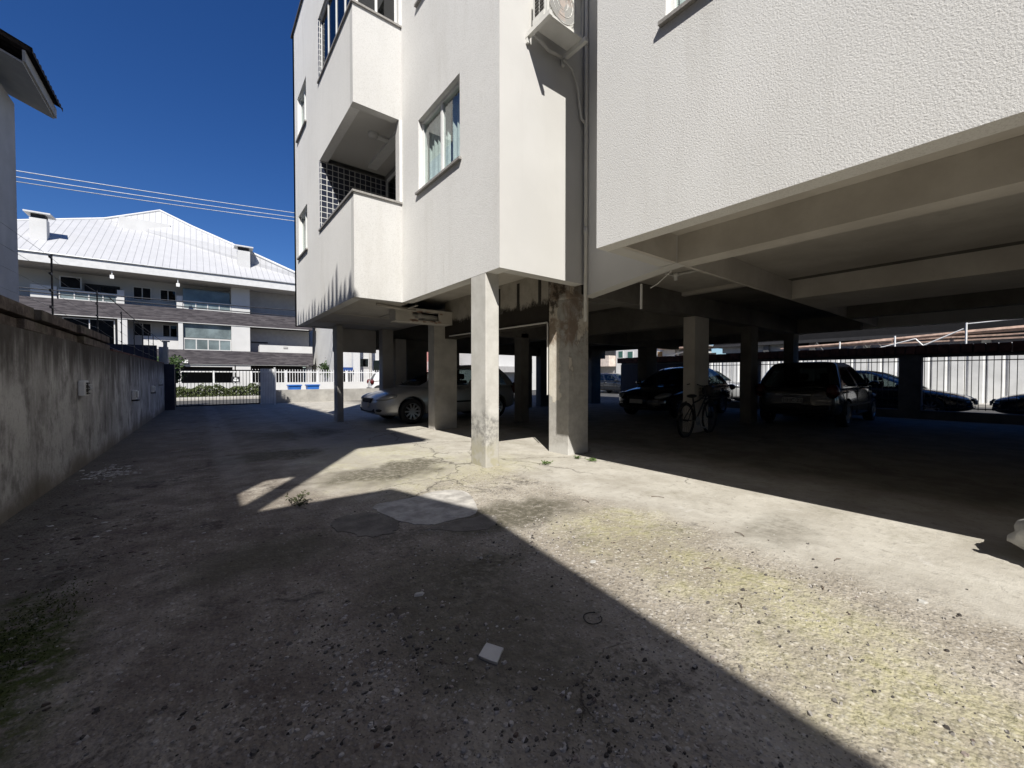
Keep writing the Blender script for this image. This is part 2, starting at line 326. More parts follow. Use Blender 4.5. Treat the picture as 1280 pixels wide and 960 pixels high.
M = dict(
 stucco=m_stucco(), stucco2=m_stucco('sun_toned_stucco', .80), smooth=m_smoothwall(), soffit=m_soffit(), shadesoff=m_soffit('shade_toned_soffit', (.13, .122, .11), (.20, .19, .172)), column=m_column(), pillar=m_pillar(), pillar2=plain('patched_pillar_plaster', (.44, .42, .385), .92, .2, 2.2, .3, 25, .15, bdist=.01), mold=m_moldbeam(), yardwall=m_yardwall(), coping=m_coping(), yard=m_yard(),
 white=plain('white_frame_paint', (.76, .76, .74), .45, .06), grey_sill=plain('grey_granite_sill', (.30, .285, .265), .6, .3, 40), granite_dark=plain('dark_flashing', (.10, .095, .09), .6),
 glass=m_glass('window_glass', (.90, .94, .93), .30), glass_dk=m_glass('dark_window_glass', (.16, .19, .22), .45), glass_tint=m_glass('tinted_car_glass', (.05, .06, .06), .35), void=plain('painted_shade_black', (.012, .012, .013), .95), carglass=m_glass('car_glass', (.30, .35, .35), .35),
 curtain=plain('sheer_curtain', (.78, .81, .80), .9, .1, 12), room=plain('room_plaster', (.30, .29, .27), .9), tile=m_grid('dark_blue_wall_tile', (.028, .034, .055), (.62, .62, .60), .118, 'Y'),
 asphalt=plain('street_asphalt', (.075, .073, .070), .9, .3, 2, .4, 150), ground=plain('dusty_ground', (.16, .145, .12), .95, .3, .6, .3, 20), kerb=plain('pavement_concrete', (.42, .40, .36), .9, .2, 3),
 fwhite=plain('far_white_paint', (.56, .555, .54), .8, .07, .8), froof=m_ribs('white_roof_sheet', (.45, .45, .455), .36), stone=m_bands('dark_split_stone', (.045, .04, .045), (.105, .095, .10), 3.2),
 fshade=plain('far_white_in_shade', (.46, .455, .44), .8, .08, .8), froom=plain('far_room', (.10, .115, .13), .8, .5, 1.1), fglaze=plain('greenish_glazing', (.17, .21, .215), .12, .45, .9, .0, spec=.6), fgrey=plain('far_grey_paint', (.38, .37, .36), .8, .1), fdark=plain('dark_parking_wall', (.035, .035, .037), .9), blind=plain('grey_blind', (.42, .44, .47), .7, .08), steel=plain('grey_metal', (.30, .31, .32), .45, .15, metal=.6),
 dkmetal=plain('dark_metal', (.03, .032, .038), .5, .3), whmetal=plain('white_painted_metal', (.70, .70, .69), .45, .12), navy=plain('dark_blue_paint', (.022, .024, .042), .6, .25), pvc=plain('white_pvc', (.58, .57, .54), .5, .1, 3),
 ac=plain('ac_enamel', (.68, .67, .63), .45, .08, 3), acdk=plain('ac_dark_coil', (.05, .045, .04), .7), rust=plain('rusty_steel', (.26, .15, .10), .8, .4, 9), lamp=plain('lamp_plastic', (.62, .62, .60), .5),
 rubber=plain('black_rubber', (.02, .02, .021), .8), chrome=plain('rim_alloy', (.55, .55, .56), .28, .1, metal=.9), silver=m_paint('silver_car_paint', (.46, .46, .45), .3, .35), black=m_paint('black_car_paint', (.008, .008, .010), .12), grey=m_paint('graphite_car_paint', (.045, .043, .044), .2, .3),
 bluecar=m_paint('dark_car_paint', (.014, .017, .024), .15), whcar=m_paint('white_car_paint', (.66, .66, .65), .3), trim=plain('black_plastic', (.018, .018, .018), .55), seat=plain('dark_seat_fabric', (.04, .04, .042), .9), red=plain('red_lamp_plastic', (.07, .006, .006), .2), lens=plain('clear_lamp_lens', (.42, .43, .44), .08, .1, spec=.7, metal=.4), plate=plain('plate_white', (.42, .42, .41), .5), ink=plain('plate_ink', (.03, .03, .03), .6),
 hoard=plain('corrugated_white_sheet', (.68, .68, .66), .55, .12, 1.5), rooftile=plain('old_red_roof_tile', (.10, .045, .035), .9, .4, 5), concrete=plain('raw_concrete', (.36, .345, .315), .9, .25, 2), timber=plain('formwork_timber', (.40, .28, .22), .8, .3, 5), dkconc=plain('dark_concrete', (.10, .10, .10), .9, .3, 2),
 hedge=plain('hedge_leaf', (.075, .095, .032), .7, .45, 9, .0), leaf=plain('shrub_leaf', (.05, .085, .028), .6, .4, 9, .0), bark=plain('bark', (.13, .095, .07), .9, .3, 20), weed=plain('weed_leaf', (.075, .12, .03), .7, .4, 30, .0), weeddk=plain('dry_weed_leaf', (.05, .055, .025), .8, .4, 30, .0), moss=plain('moss_leaf', (.045, .06, .015), .9, .4, 30, .0),
 slab=plain('pale_cement_slab', (.42, .40, .365), .93, .35, 7, .5, 60, .2, bdist=.012), patch=plain('dark_cement_patch', (.17, .155, .135), .95, .3, 6, .6, 60, .15, bdist=.012), gravel=m_gravel(), shard=plain('white_plaster_shard', (.42, .41, .38), .9, .2, 20), ceramic=plain('broken_tile_ceramic', (.50, .485, .455), .7, .1, 10),
 bin=plain('blue_plastic', (.03, .14, .46), .5, .2), pink=plain('pink_render', (.42, .20, .18), .85), cream=plain('cream_render', (.62, .53, .46), .85), brown=plain('brown_timber', (.22, .13, .06), .8), bluet=plain('blue_tarpaulin', (.02, .06, .22), .6, .3), green=plain('green_window_glass', (.05, .12, .10), .3), sack=plain('white_plastic_sack', (.50, .50, .48), .45, .2, 9, .5, 14), wire=plain('cable_sheath', (.55, .56, .58), .6), hill=plain('hill_green', (.06, .09, .05), .95, .3, .2),
 basket=plain('basket_mesh', (.05, .045, .045), .6), housewall=plain('grey_house_render', (.40, .40, .40), .9, .12, 1.2), housesoff=plain('grey_soffit_boards', (.34, .335, .325), .85, .1), tiledk=plain('dark_roof_tile', (.06, .05, .045), .9, .3, 6), whitebright=plain('white_fascia', (.60, .60, .59), .7, .08),
)

# ------------------------------------------------------------------ ground, street
def sheet(name, m, x0, x1, y0, y1, z):
    b = MB(); b.face([(x0,y0,z),(x1,y0,z),(x1,y1,z),(x0,y1,z)]); return struct(b.build(name, m))
sheet('ground', M['ground'], -300, 300, -300, 300, -.10)
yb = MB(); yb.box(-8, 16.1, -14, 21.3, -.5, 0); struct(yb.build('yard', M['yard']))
sheet('street', M['asphalt'], -80, 80, 21.3, 26.2, -.05)
struct(MB().box(-80, 16.6, 26.2, 28.9, -.4, .05, bev=.02).build('pavement', M['kerb']))
sheet('back_street', M['asphalt'], 16.4, 25.0, -60, 21.3, -.06)
struct(MB().box(25.0, 60, -60, 24, -.4, .06, bev=.02).build('pavement', M['kerb']))

# ------------------------------------------------------------------ the apartment block on pillars
APT = thing('apartment_block', 'pale textured apartment block raised on pillars over an open car park', 'building', (2.95, 4.05, 0))
def ap(mb, name, m, parent=None, **k):
    o = mb.build(name, m, None, **k); o.parent = parent or APT
    o.matrix_parent_inverse = Matrix.Translation((-2.95, -4.05, 0)) if parent is None else Matrix(); return o
def inside(rects): return lambda a, b: any(r[0] < a < r[1] and r[2] < b < r[3] for r in rects)
def brk(lo, hi, rects, i): return sorted({lo, hi, *[v for r in rects for v in (r[i], r[i+1]) if lo < v < hi]})
ZB, ZT, ST = 2.54, 10.25, 3.1
def wallx(x, y0, y1, holes, t, m='stucco', zb=ZB, zt=ZT):   # wall in a plane of constant x, thickness t along +x
    return ap(MB().panel(lambda u, v, d: (x+d, u, v), brk(y0, y1, holes, 0), brk(zb, zt, holes, 2), inside(holes), t), 'wall', M[m], weld=True)
def wally(y, x0, x1, holes, t, m='smooth', zb=ZB, zt=ZT):
    return ap(MB().panel(lambda u, v, d: (u, y+d, v), brk(x0, x1, holes, 0), brk(zb, zt, holes, 2), inside(holes), t), 'wall', M[m], weld=True)
WA = [(5.0, 6.35, 4.27, 5.46), (5.0, 6.35, 4.27+ST, 5.46+ST)]
wallx(2.95, 4.058, 7.05, WA, .178)
BAL = (7.05, 9.45, 4.30, 5.80); BAL2 = (7.05, 9.45, 7.43, 8.78)
SW = [(10.68, 11.72, 4.25, 5.32), (10.68, 11.72, 7.26, 8.32)]
wallx(2.1, 7.21, 12.3, [(7.21, *BAL[1:]), (7.21, *BAL2[1:])] + SW, .16)
wally(7.05, 2.1, 2.95, [(2.1, 2.9, 4.30, 5.80), (2.1, 2.9, 7.43, 8.78)], .158, 'stucco2')  # same stucco, darkened in colour to temper this face's direct sun
wally(4.05, 2.95, 4.47, [], .007); wally(4.0575, 3.13, 4.47, [], .17)
RW = [(.70, 2.05, 4.36, 5.50), (.70, 2.05, 4.36+ST, 5.50+ST), (-4.2, -2.85, 4.36, 5.5), (-4.2, -2.85, 7.46, 8.6)]
wallx(3.32, -9, 2.83, RW, .18)
wally(2.83, 3.502, 4.47, [], -.18)
mb = MB(); f0 = [mb.b.verts.new((4.47, y, z)) for y, z in ((2.60, 2.535), (4.05, 2.36), (4.05, ZT), (2.60, ZT))]; f1 = [mb.b.verts.new((4.67, v.co.y, v.co.z)) for v in f0]
mb.b.faces.new(f0); mb.b.faces.new(f1[::-1])
for i in range(4): mb.b.faces.new((f0[i], f1[i], f1[(i+1)%4], f0[(i+1)%4]))
ap(mb, 'wall', M['smooth'])
wally(12.3, 2.1, 14.8, [], -.2, 'smooth', 2.54)
wallx(14.8, -9, 12.1, [], -.2, 'smooth', 2.5)
wally(-9, 3.502, 14.6, [], .2, 'smooth', 2.54)
ap(MB().prism([(3.13,4.25),(4.68,4.25),(4.68,2.64),(3.51,2.64),(3.51,-8.79),(14.59,-8.79),(14.59,12.09),(2.27,12.09),(2.27,7.22),(3.13,7.22)], 9.9, 10.1), 'roof', M['dkconc'])
pc = MB()
pc.box(2.06, 2.30, 7.05, 12.34, ZT, ZT+.05); pc.box(2.91, 3.15, 4.05, 7.0, ZT, ZT+.05); pc.box(3.28, 3.52, -9, 2.85, ZT, ZT+.05)
ap(pc, 'parapet_flashing', M['granite_dark'])
# car-park ceiling slab and beams (undersides seen from the yard)
ap(MB().prism([(3.13,4.23),(4.67,4.23),(4.67,2.63),(3.5,2.63),(3.5,-8.8),(8.0,-8.8),(8.0,12.1),(2.26,12.1),(2.26,7.21),(3.13,7.21)], 2.86, 3.1), 'ceiling_slab', M['soffit'])
ap(MB().box(8.0, 14.6, -8.8, 12.1, 2.861, 3.1), 'ceiling_slab', M['shadesoff'])  # soffit copy darkened to paint in the car park's deep shade
def beam(*a, m='soffit'): return ap(MB().box(*a), 'beam', M[m])
beam(4.5, 4.77, -8.8, 2.6, 2.54, 2.858)
beam(3.502, 4.468, 2.602, 2.648, 2.542, 2.858); beam(4.675, 14.6, 2.602, 2.648, 2.542, 2.858)
beam(4.86, 14.6, 4.30, 4.62, 2.46, 2.858, m='shadesoff')
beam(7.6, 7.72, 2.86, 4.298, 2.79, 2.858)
beam(8.2, 9.9, -8.8, 2.6, 2.545, 2.858); beam(11.6, 11.9, -8.8, 2.6, 2.5, 2.858, m='shadesoff')
beam(8.3, 8.62, 4.63, 12.1, 2.30, 2.858, m='shadesoff'); beam(11.1, 11.42, 4.63, 12.1, 2.30, 2.858, m='shadesoff'); beam(14.0, 14.3, 2.852, 4.29, 2.45, 2.858, m='shadesoff')
beam(14.3, 14.59, 4.7, 12.1, 2.32, 2.858, m='shadesoff')
beam(4.70, 14.28, 8.16, 8.44, 2.2, 2.855, m='shadesoff'); beam(4.2, 14.59, 11.9, 12.098, 1.98, 2.857, m='shadesoff')
beam(3.0, 4.19, 12.0, 12.097, 1.88, 2.538)
beam(3.132, 3.16, 4.232, 7.0, 2.546, 2.858)
mb = MB(); mb.box(4.40, 4.66, 4.722, 8.13, 2.04, 2.858)
bm1 = ap(mb, 'beam', M['mold'])
sl = MB()
for y in (4.93, 5.49, 6.05, 6.7): ap(MB().box(4.395, 4.399, y-.035, y+.035, 2.34, 2.80), 'open_joint', M['acdk'])
# flat ceiling under the balconies with a broken-out hole and its pipe
hx = [2.27, 3.11, 4.66]; hy = [7.2, 7.79, 12.0]
def hole(a, b): return a > 3.11 and b < 7.79
cb = MB().panel(lambda u, v, d: (u, v, 2.552+d), hx, hy, hole, .04)
ap(cb, 'ceiling_board', M['soffit'])
bx_ = [3.12, 3.46, 3.52, 3.60, 3.74, 3.88, 4.0, 4.08, 4.66]; bz_ = [2.31, 2.345, 2.38, 2.44, 2.50, 2.525, 2.551]
def bhole(a, z): return (3.52 < a < 4.08 and 2.38 < z < 2.525) or (3.60 < a < 4.0 and 2.345 < z < 2.38) or (3.46 < a < 3.52 and 2.44 < z < 2.525) or (3.74 < a < 3.88 and 2.525 < z < 2.545)
cb = MB().panel(lambda u, v, d: (u, 7.80+d, v), bx_, bz_, bhole, .04); rn = random.Random(3)
bmesh.ops.remove_doubles(cb.b, verts=cb.b.verts, dist=.0005)
for v in cb.b.verts:
    if 3.4 < v.co.x < 4.1 and 2.32 < v.co.z < 2.54: v.co.x += rn.uniform(-.022, .022); v.co.z += rn.uniform(-.012, .012)
cb.box(3.12, 4.66, 7.842, 8.12, 2.312, 2.33); cb.box(3.12, 3.16, 7.842, 8.12, 2.331, 2.55)
ap(cb, 'boxed_beam', M['soffit'])
ap(MB().tube([(3.17, 7.93, 2.44), (4.3, 7.95, 2.43)], .07, 12).tube([(3.62, 7.93, 2.437), (3.72, 7.93, 2.437)], .085, 12), 'drain_pipe', M['pvc'], smooth=True)
ap(MB().box(3.45, 4.1, 8.0, 8.01, 2.335, 2.545), 'hole_backing', M['acdk'])
st_ = MB(); rn = random.Random(14)
for k in range(16): x = rn.uniform(3.42, 4.14); z = rn.choice((2.345, 2.53))+rn.uniform(-.02, .015); st_.face([(x+.05*math.cos(t)*rn.uniform(.6, 1.2), 7.797, z+.02*math.sin(t)*rn.uniform(.6, 1.3)) for t in [k2*1.047 for k2 in range(6)]])
struct(ap(st_, 'broken_plaster', M['timber']), 'stuff')
ap(MB().tube([(2.62, 7.45, 2.53), (3.0, 7.52, 2.51), (3.5, 7.72, 2.53)], .03, 8), 'drain_pipe', M['soffit'], smooth=True)
# batten seams of the flat ceiling
for q in ((2.27, 4.6, 9.18, 9.24, 2.534, 2.55), (3.28, 3.33, 7.22, 9.17, 2.535, 2.55), (2.27, 4.4, 10.7, 10.75, 2.534, 2.55)): ap(MB().box(*q), 'cover_strip', M['soffit'])
for q in ([(6.1, 3.55, 2.83), (6.1, 2.9, 2.83)],): ap(MB().tube(q, .022, 8), 'ceiling_conduit', M['pvc'])
# pillars
def pillar(x0, x1, y0, y1, zt, m='pillar', bev=.012): return ap(MB().box(x0, x1, y0, y1, -.02, zt, bev=bev), 'pillar', M[m])
pillar(2.952, 3.165, 4.36, 4.72, 2.86, 'column')
pl = MB(); pl.box(4.40, 4.84, 4.28, 4.715, -.02, 2.46, bev=.012); ap(pl, 'pillar', M['pillar'])
ap(MB().box(4.38, 4.67, 4.262, 4.72, 2.36, 2.855, bev=.03), 'pillar_capital', M['pillar'])
pillar(2.86, 3.02, 11.13, 11.45, 2.535, 'pillar2')
pillar(4.14, 4.72, 8.15, 8.45, 2.548, 'pillar2')
pillar(4.22, 4.55, 11.55, 11.85, 2.548, 'soffit'); pillar(5.05, 5.72, 11.75, 11.895, 2.3, 'shadesoff'); pillar(4.62, 4.95, 11.56, 11.86, 2.3, 'soffit')
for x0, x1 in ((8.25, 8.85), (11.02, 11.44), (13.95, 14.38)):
    pillar(x0, x1, 4.36, 4.62, 2.5, 'shadesoff' if x0 > 9 else 'soffit')
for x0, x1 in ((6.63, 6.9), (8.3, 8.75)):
    pillar(x0, x1, 8.16, 8.44, 2.32, 'shadesoff')
pillar(12.26, 12.89, 8.2, 8.56, 2.32, 'shadesoff')
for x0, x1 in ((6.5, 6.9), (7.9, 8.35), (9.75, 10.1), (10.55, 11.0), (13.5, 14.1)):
    pillar(x0, x1, 11.75, 12.05, 2.32, 'shadesoff')
pillar(14.2, 14.55, -3.2, -2.8, 2.52, 'shadesoff'); pillar(8.5, 9.0, -3.2, -2.8, 2.56, 'shadesoff')
# recess downpipe, conduit, drip pipe, ceiling lamp holder
dp = MB(); dp.tube([(4.44, 3.985, 9.9), (4.44, 3.985, 1.99)], .026, 10); dp.tube([(4.44, 3.985, 3.24), (4.44, 3.985, 3.34)], .033, 10); dp.tube([(4.44, 3.985, 5.9), (4.44, 3.985, 6.0)], .033, 10)
ap(dp, 'downpipe', M['pvc'], smooth=True)
ap(MB().tube([(4.385, 4.73, 2.02), (4.385, 4.74, 2.05), (4.385, 7.9, 2.08)], .014, 6).tube([(4.385, 4.73, 2.04), (4.385, 4.73, .9)], .012, 6), 'conduit', M['pvc'])
ap(MB().tube([(4.64, 3.05, 2.34), (4.63, 2.95, 2.37), (4.63, 2.75, 2.50)], .006, 6).tube([(4.655, 3.2, 2.42), (4.655, 3.2, 2.09)], .016, 8), 'drip_pipe', M['pvc'])
lh = MB(); lh.lathe([(.001,2.86),(.06,2.86),(.055,2.80),(.03,2.79),(.03,2.74),(.001,2.74)], (6.1, 3.55, 0), 'Z', 16); lh.tube([(5.9, 3.62, 2.83), (6.1, 3.55, 2.81), (6.28, 3.66, 2.83)], .012, 6)
ap(lh, 'lamp_holder', M['lamp'], smooth=True)

# windows of the block
def sliding_window(kind, c, u0, u1, z0, z1, d0, glass='glass', curtain=True, sill=True):
    """aluminium sliding window set in a wall opening; kind 'x': wall at x=c facing -x, u=y"""
    pt = (lambda u, v, d: (c+d, u, v))
    def bx(mb, a0, a1, b0, b1, e0, e1): p, q = pt(a0, b0, e0), pt(a1, b1, e1); mb.box(*[w for i in range(3) for w in sorted((p[i], q[i]))])
    f = MB(); w = .045; um = (u0+u1)/2
    bx(f, u0, u0+w, z0, z1, d0, d0+.06); bx(f, u1-w, u1, z0, z1, d0, d0+.06); bx(f, u0+w, u1-w, z0, z0+w, d0, d0+.06); bx(f, u0+w, u1-w, z1-w, z1, d0, d0+.06)
    bx(f, um-.03, um+.03, z0+w, z1-w, d0+.004, d0+.056); bx(f, u0+w, um-.03, z0+w, z0+w+.03, d0+.01, d0+.05); bx(f, um+.03, u1-w, z0+w, z0+w+.03, d0+.01, d0+.05)
    fr = ap(f, 'window', M['white'])
    fr2 = MB(); bx(fr2, u0+w, u1-w, z0+w, z1-w, d0+.028, d0+.034)
    g = fr2.build('pane', M[glass]); g.parent = fr
    if curtain:
        cu = MB(); n = 60; pv = None
        for i in range(n+1):
            u = u0+.02+(u1-u0-.04)*i/n; dd = d0+.135+.022*math.sin(i*1.35)+.012*math.sin(i*.47); k = (cu.b.verts.new(pt(u, z0-.02, dd)), cu.b.verts.new(pt(u, z1+.02, dd)))
            if pv and not (.42 < i/n < .47): cu.b.faces.new((pv[0], k[0], k[1], pv[1]))
            pv = k
        co = cu.build('curtain', M['curtain'], smooth=True); co.parent = fr
    if sill:
        s = MB(); bx(s, u0-.05, u1+.05, z0-.035, z0-.001, -.045, d0-.001); so = s.build('sill', M['grey_sill']); so.parent = fr
    return fr
for (a, b, c, d) in WA: sliding_window('x', 2.95, a, b, c, d, .07)
for (a, b, c, d) in SW: sliding_window('x', 2.1, a, b, c, d, .06)
for (a, b, c, d) in RW: sliding_window('x', 3.32, a, b, c, d, .07)
# balconies
for k in (0, 1):
    zf, zs = (2.9, 5.80) if k == 0 else (5.98, 8.78); rail = 4.30 if k == 0 else 7.43
    ap(MB().prism([(2.262, 7.212), (4.9, 7.212), (4.9, 9.46), (2.262, 9.46)], zf+.21, zf+.35), 'balcony_floor', M['soffit'])
    ap(MB().box(2.103, 4.9, 9.40, 9.449, rail+.002, zs-.002), 'tiled_wall', M['tile'])
    b = MB(); b.box(3.55, 3.67, 7.45, 9.45, zf+.36, zs+.21); ap(b, 'back_wall', M['fgrey'])
    d = MB()
    for y in (7.7, 8.5, 9.25): d.box(3.50, 3.545, y-.03, y+.03, zf+.36, zs-.12)
    d.box(3.50, 3.545, 7.7, 9.25, zs-.12, zs-.05); dr = ap(d, 'balcony_door', M['white']); g = MB(); g.box(3.52, 3.53, 7.74, 9.21, zf+.36, zs-.125); go = g.build('pane', M['glass_dk']); go.parent = dr
    ap(MB().box(2.262, 4.9, 7.212, 9.46, zs+.12, zs+.215), 'balcony_ceiling', M['smooth'])
    ap(MB().box(3.13, 3.30, 7.215, 7.42, zf+.36, zs+.118), 'balcony_jamb', M['smooth'])
    cp = MB(); cp.box(2.07, 2.29, 7.02, 9.45, rail+.001, rail+.035); cp.box(2.29, 2.96, 7.02, 7.24, rail+.001, rail+.035); ap(cp, 'parapet_coping', M['grey_sill'])
    ap(MB().box(2.905, 2.948, 7.03, 7.10, rail+.036, zs-.001), 'jamb_trim', M['white'])
ap(MB().lathe([(.001,5.85),(.085,5.86),(.10,5.89),(.10,5.919)], (2.75, 7.95, 0), 'Z', 20), 'ceiling_lamp', M['lamp'], smooth=True)
ap(MB().box(3.05, 3.25, 7.6, 9.2, 5.86, 5.918).box(2.8, 3.049, 7.9, 8.02, 5.875, 5.918), 'reflected_light_band', M['white'])  # white band modelled in place of light reflected onto the ceiling
# glazed enclosure of the upper balcony
gz = MB(); r0, r1 = 7.466, 8.779
for y in (7.08, 7.66, 8.24, 8.82, 9.40): gz.box(2.15, 2.19, y-.02, y+.02, r0+.05, r1-.05)
for x in (2.52, 2.87): gz.box(x-.02, x+.02, 7.10, 7.14, r0+.05, r1-.05)
gz.box(2.14, 2.20, 7.06, 9.44, r0, r0+.05); gz.box(2.14, 2.20, 7.06, 9.44, r1-.05, r1); gz.box(2.20, 2.90, 7.09, 7.15, r0, r0+.05); gz.box(2.20, 2.90, 7.09, 7.15, r1-.05, r1)
gf = ap(gz, 'balcony_glazing', M['white'])
g = MB(); g.box(2.165, 2.175, 7.10, 9.38, r0+.052, r1-.052); g.box(2.20, 2.85, 7.115, 7.125, r0+.052, r1-.052); go = g.build('pane', M['glass_dk']); go.parent = gf

# ------------------------------------------------------------------ air conditioner on the recess wall
AC = thing('air_conditioner', 'white outdoor air-conditioning unit on angle brackets high on the recess wall', 'air conditioner', (3.66, 4.05, 5.58))
def acp(mb, name, m, parent=AC, **k):
    o = mb.build(name, M[m], None, **k); o.parent = parent
    if parent is AC: o.matrix_parent_inverse = Matrix.Translation((-3.66, -4.05, -5.58))
    return o
x0, x1, y0, y1, z0, z1 = 3.38, 4.02, 3.66, 3.93, 5.585, 6.12
c = MB(); c.box(x0, x1, y0+.02, y1, z0, z1, bev=.015); acp(c, 'casing', 'ac')
fa = MB(); fc = (3.64, y0+.015, 5.85)
fa.lathe([(.001, -.002), (.235, -.002), (.235, .0)], fc, 'Y', 40); acp(fa, 'fan_opening', 'acdk')
bl = MB()
for k in range(3):
    t = 2*math.pi*k/3+.3; p = [(fc[0]+r*math.cos(t+a), fc[1]-.004-.012*a, fc[2]+r*math.sin(t+a)) for r, a in ((.04,0),(.21,-.15),(.22,.5),(.05,.7))]; bl.face(p)
bl.lathe([(.001,-.012),(.05,-.012),(.05,-.003)], fc, 'Y', 16); acp(bl, 'fan', 'rust')
gr = MB()
for k in range(-14, 15):
    xx = k*.0165; h = math.sqrt(max(0, .245**2-xx**2)); gr.tube([(fc[0]+xx, y0, fc[2]-h), (fc[0]+xx, y0-.004, fc[2]), (fc[0]+xx, y0, fc[2]+h)], .0028, 4)
for r in (.25, .17, .09):
    gr.tube([(fc[0]+r*math.cos(t), y0-.002, fc[2]+r*math.sin(t)) for t in [2*math.pi*i/36 for i in range(37)]], .004, 4)
acp(gr, 'fan_grille', 'ac')
pf = MB(); pf.box(x0, x0+.03, y0, y0+.019, z0, z1); pf.box(x1-.03, x1, y0, y0+.019, z0, z1); pf.box(x0+.03, x1-.03, y0, y0+.019, z0, z0+.03); pf.box(x0+.03, x1-.03, y0, y0+.019, z1-.03, z1); acp(pf, 'front_frame', 'ac')
lv = MB()
for k in range(9):
    for j in range(2): lv.box(x0-.008, x0-.001, y0+.06+j*.09, y0+.13+j*.09, z0+.10+k*.045, z0+.125+k*.045)
acp(lv, 'side_louvre', 'acdk')
acp(MB().box(x0-.012, x0-.001, y0+.05, y1-.01, z0+.01, z0+.075), 'side_rail', 'ac')
for x in (3.36, 3.99):
    br = MB(); br.box(x, x+.05, 3.60, 4.048, z0-.062, z0-.003); br.box(x+.004, x+.04, 4.01, 4.047, z0-.13, z0-.053); acp(br, 'bracket', 'ac')
acp(MB().tube([(3.97, 3.98, z0-.08), (4.15, 3.99, z0-.12), (4.28, 4.0, z0-.3), (4.34, 4.01, z0-.6), (4.36, 4.0, z0-.72), (4.42, 3.99, z0-.76)], .018, 8).tube([(3.45, 3.97, z0-.02), (3.7, 3.98, z0-.09), (3.95, 3.98, z0-.06)], .022, 8), 'refrigerant_pipe', 'pvc', smooth=True)

# ------------------------------------------------------------------ boundary wall on the left
def wx(y): return -1.40+.0245*y
WALLB = thing('boundary_wall', 'long stained grey cement wall with mouldy coping along the lane', 'wall', (wx(5), 5, 0))
def chain(mb, ys, zt, zb, t, off=0, jz=0):
    rn = random.Random(11)
    for a, b in zip(ys[:-1], ys[1:]):
        xa, xb = wx(a)+off, wx(b)+off; ja, jb = 0, 0
        v = [mb.b.verts.new(p) for p in ((xa,a,zb),(xb,b,zb),(xb-t,b,zb),(xa-t,a,zb),(xa,a,zt),(xb,b,zt),(xb-t,b,zt),(xa-t,a,zt))]
        for q in ((0,1,5,4),(1,2,6,5),(2,3,7,6),(3,0,4,7),(4,5,6,7),(3,2,1,0)): mb.b.faces.new([v[i] for i in q])
    return mb
def wp(mb, name, m, parent=WALLB, **k):
    o = mb.build(name, M[m], None, **k); o.parent = parent
    if parent is WALLB: o.matrix_parent_inverse = Matrix.Translation((-wx(5), -5, 0))
    return o
wp(chain(MB(), [-9, 18.6], 1.63, -.05, .18), 'wall_body', 'yardwall')
rg = MB(); rn = random.Random(5); y = -9.
while y < 9.6:                                             # uneven brick-on-edge courses of the coping
    L = rn.uniform(1.1, 2.2); xx = wx(y)+.012+rn.uniform(-.006, .008)
    rg.box(xx-.22, xx, y, min(y+L-.012, 9.7), 1.632, 1.73+rn.uniform(-.006, .008), bev=.006)
    y += L
wp(rg, 'coping_course', 'coping')
rg = MB(); y = -9.
while y < 9.5:
    L = rn.uniform(1.4, 2.6); xx = wx(y)+.032+rn.uniform(-.006, .006)
    rg.box(xx-.27, xx, y, min(y+L-.01, 9.6), 1.752, 1.86+rn.uniform(-.004, .008), bev=.008); y += L
wp(rg, 'coping_slab', 'coping')
wp(chain(MB(), [9.72, 18.6], 1.66, 1.632, .2, .01), 'top_strip', 'rooftile')
wp(MB().box(wx(18.9)-.22, wx(18.9)+.27, 18.62, 19.1, -.02, 1.62, bev=.01), 'end_post', 'navy')

# wall lamps and meter boxes on the boundary wall
def bulkhead(y, z, s, label, cage=True):
    t = thing('wall_lamp', label, 'lamp', (wx(y), y, z), 0, 'fixtures on the boundary wall')
    b = MB(); b.box(.001, .07*s, -.11*s, .11*s, -.10*s, .10*s, bev=.015*s); b.build('casing', M['lamp'], t)
    if cage:
        g = MB(); g.box(.071*s, .09*s, -.075*s, .075*s, -.075*s, .075*s, bev=.012*s); g.build('lens', M['acdk'], t)
        w = MB()
        for k in (-1, 0, 1): w.tube([(.07*s, k*.05*s, -.085*s), (.115*s, k*.05*s, 0), (.07*s, k*.05*s, .085*s)], .006*s, 6); w.tube([(.07*s, -.085*s, k*.05*s), (.112*s, 0, k*.05*s), (.07*s, .085*s, k*.05*s)], .006*s, 6)
        w.build('wire_guard', M['lamp'], t)
    else:
        g = MB(); g.box(.071*s, .10*s, -.08*s, .08*s, -.06*s, .085*s, bev=.02*s); g.build('lens', M['pvc'], t); MB().box(.002, .11*s, -.12*s, .12*s, -.13*s, -.102*s).build('tray', M['acdk'], t)
bulkhead(7.55, 1.04, 1.0, 'caged wall lamp nearest the camera on the stained wall')
bulkhead(11.7, .80, 1.0, 'small white box lamp on the wall, second along from the camera', False)
bulkhead(14.9, .84, .9, 'small dark-trayed box lamp on the wall between pale streaks', False)
bulkhead(16.9, 1.02, .9, 'farthest small lamp on the wall, close to the gate post', False)

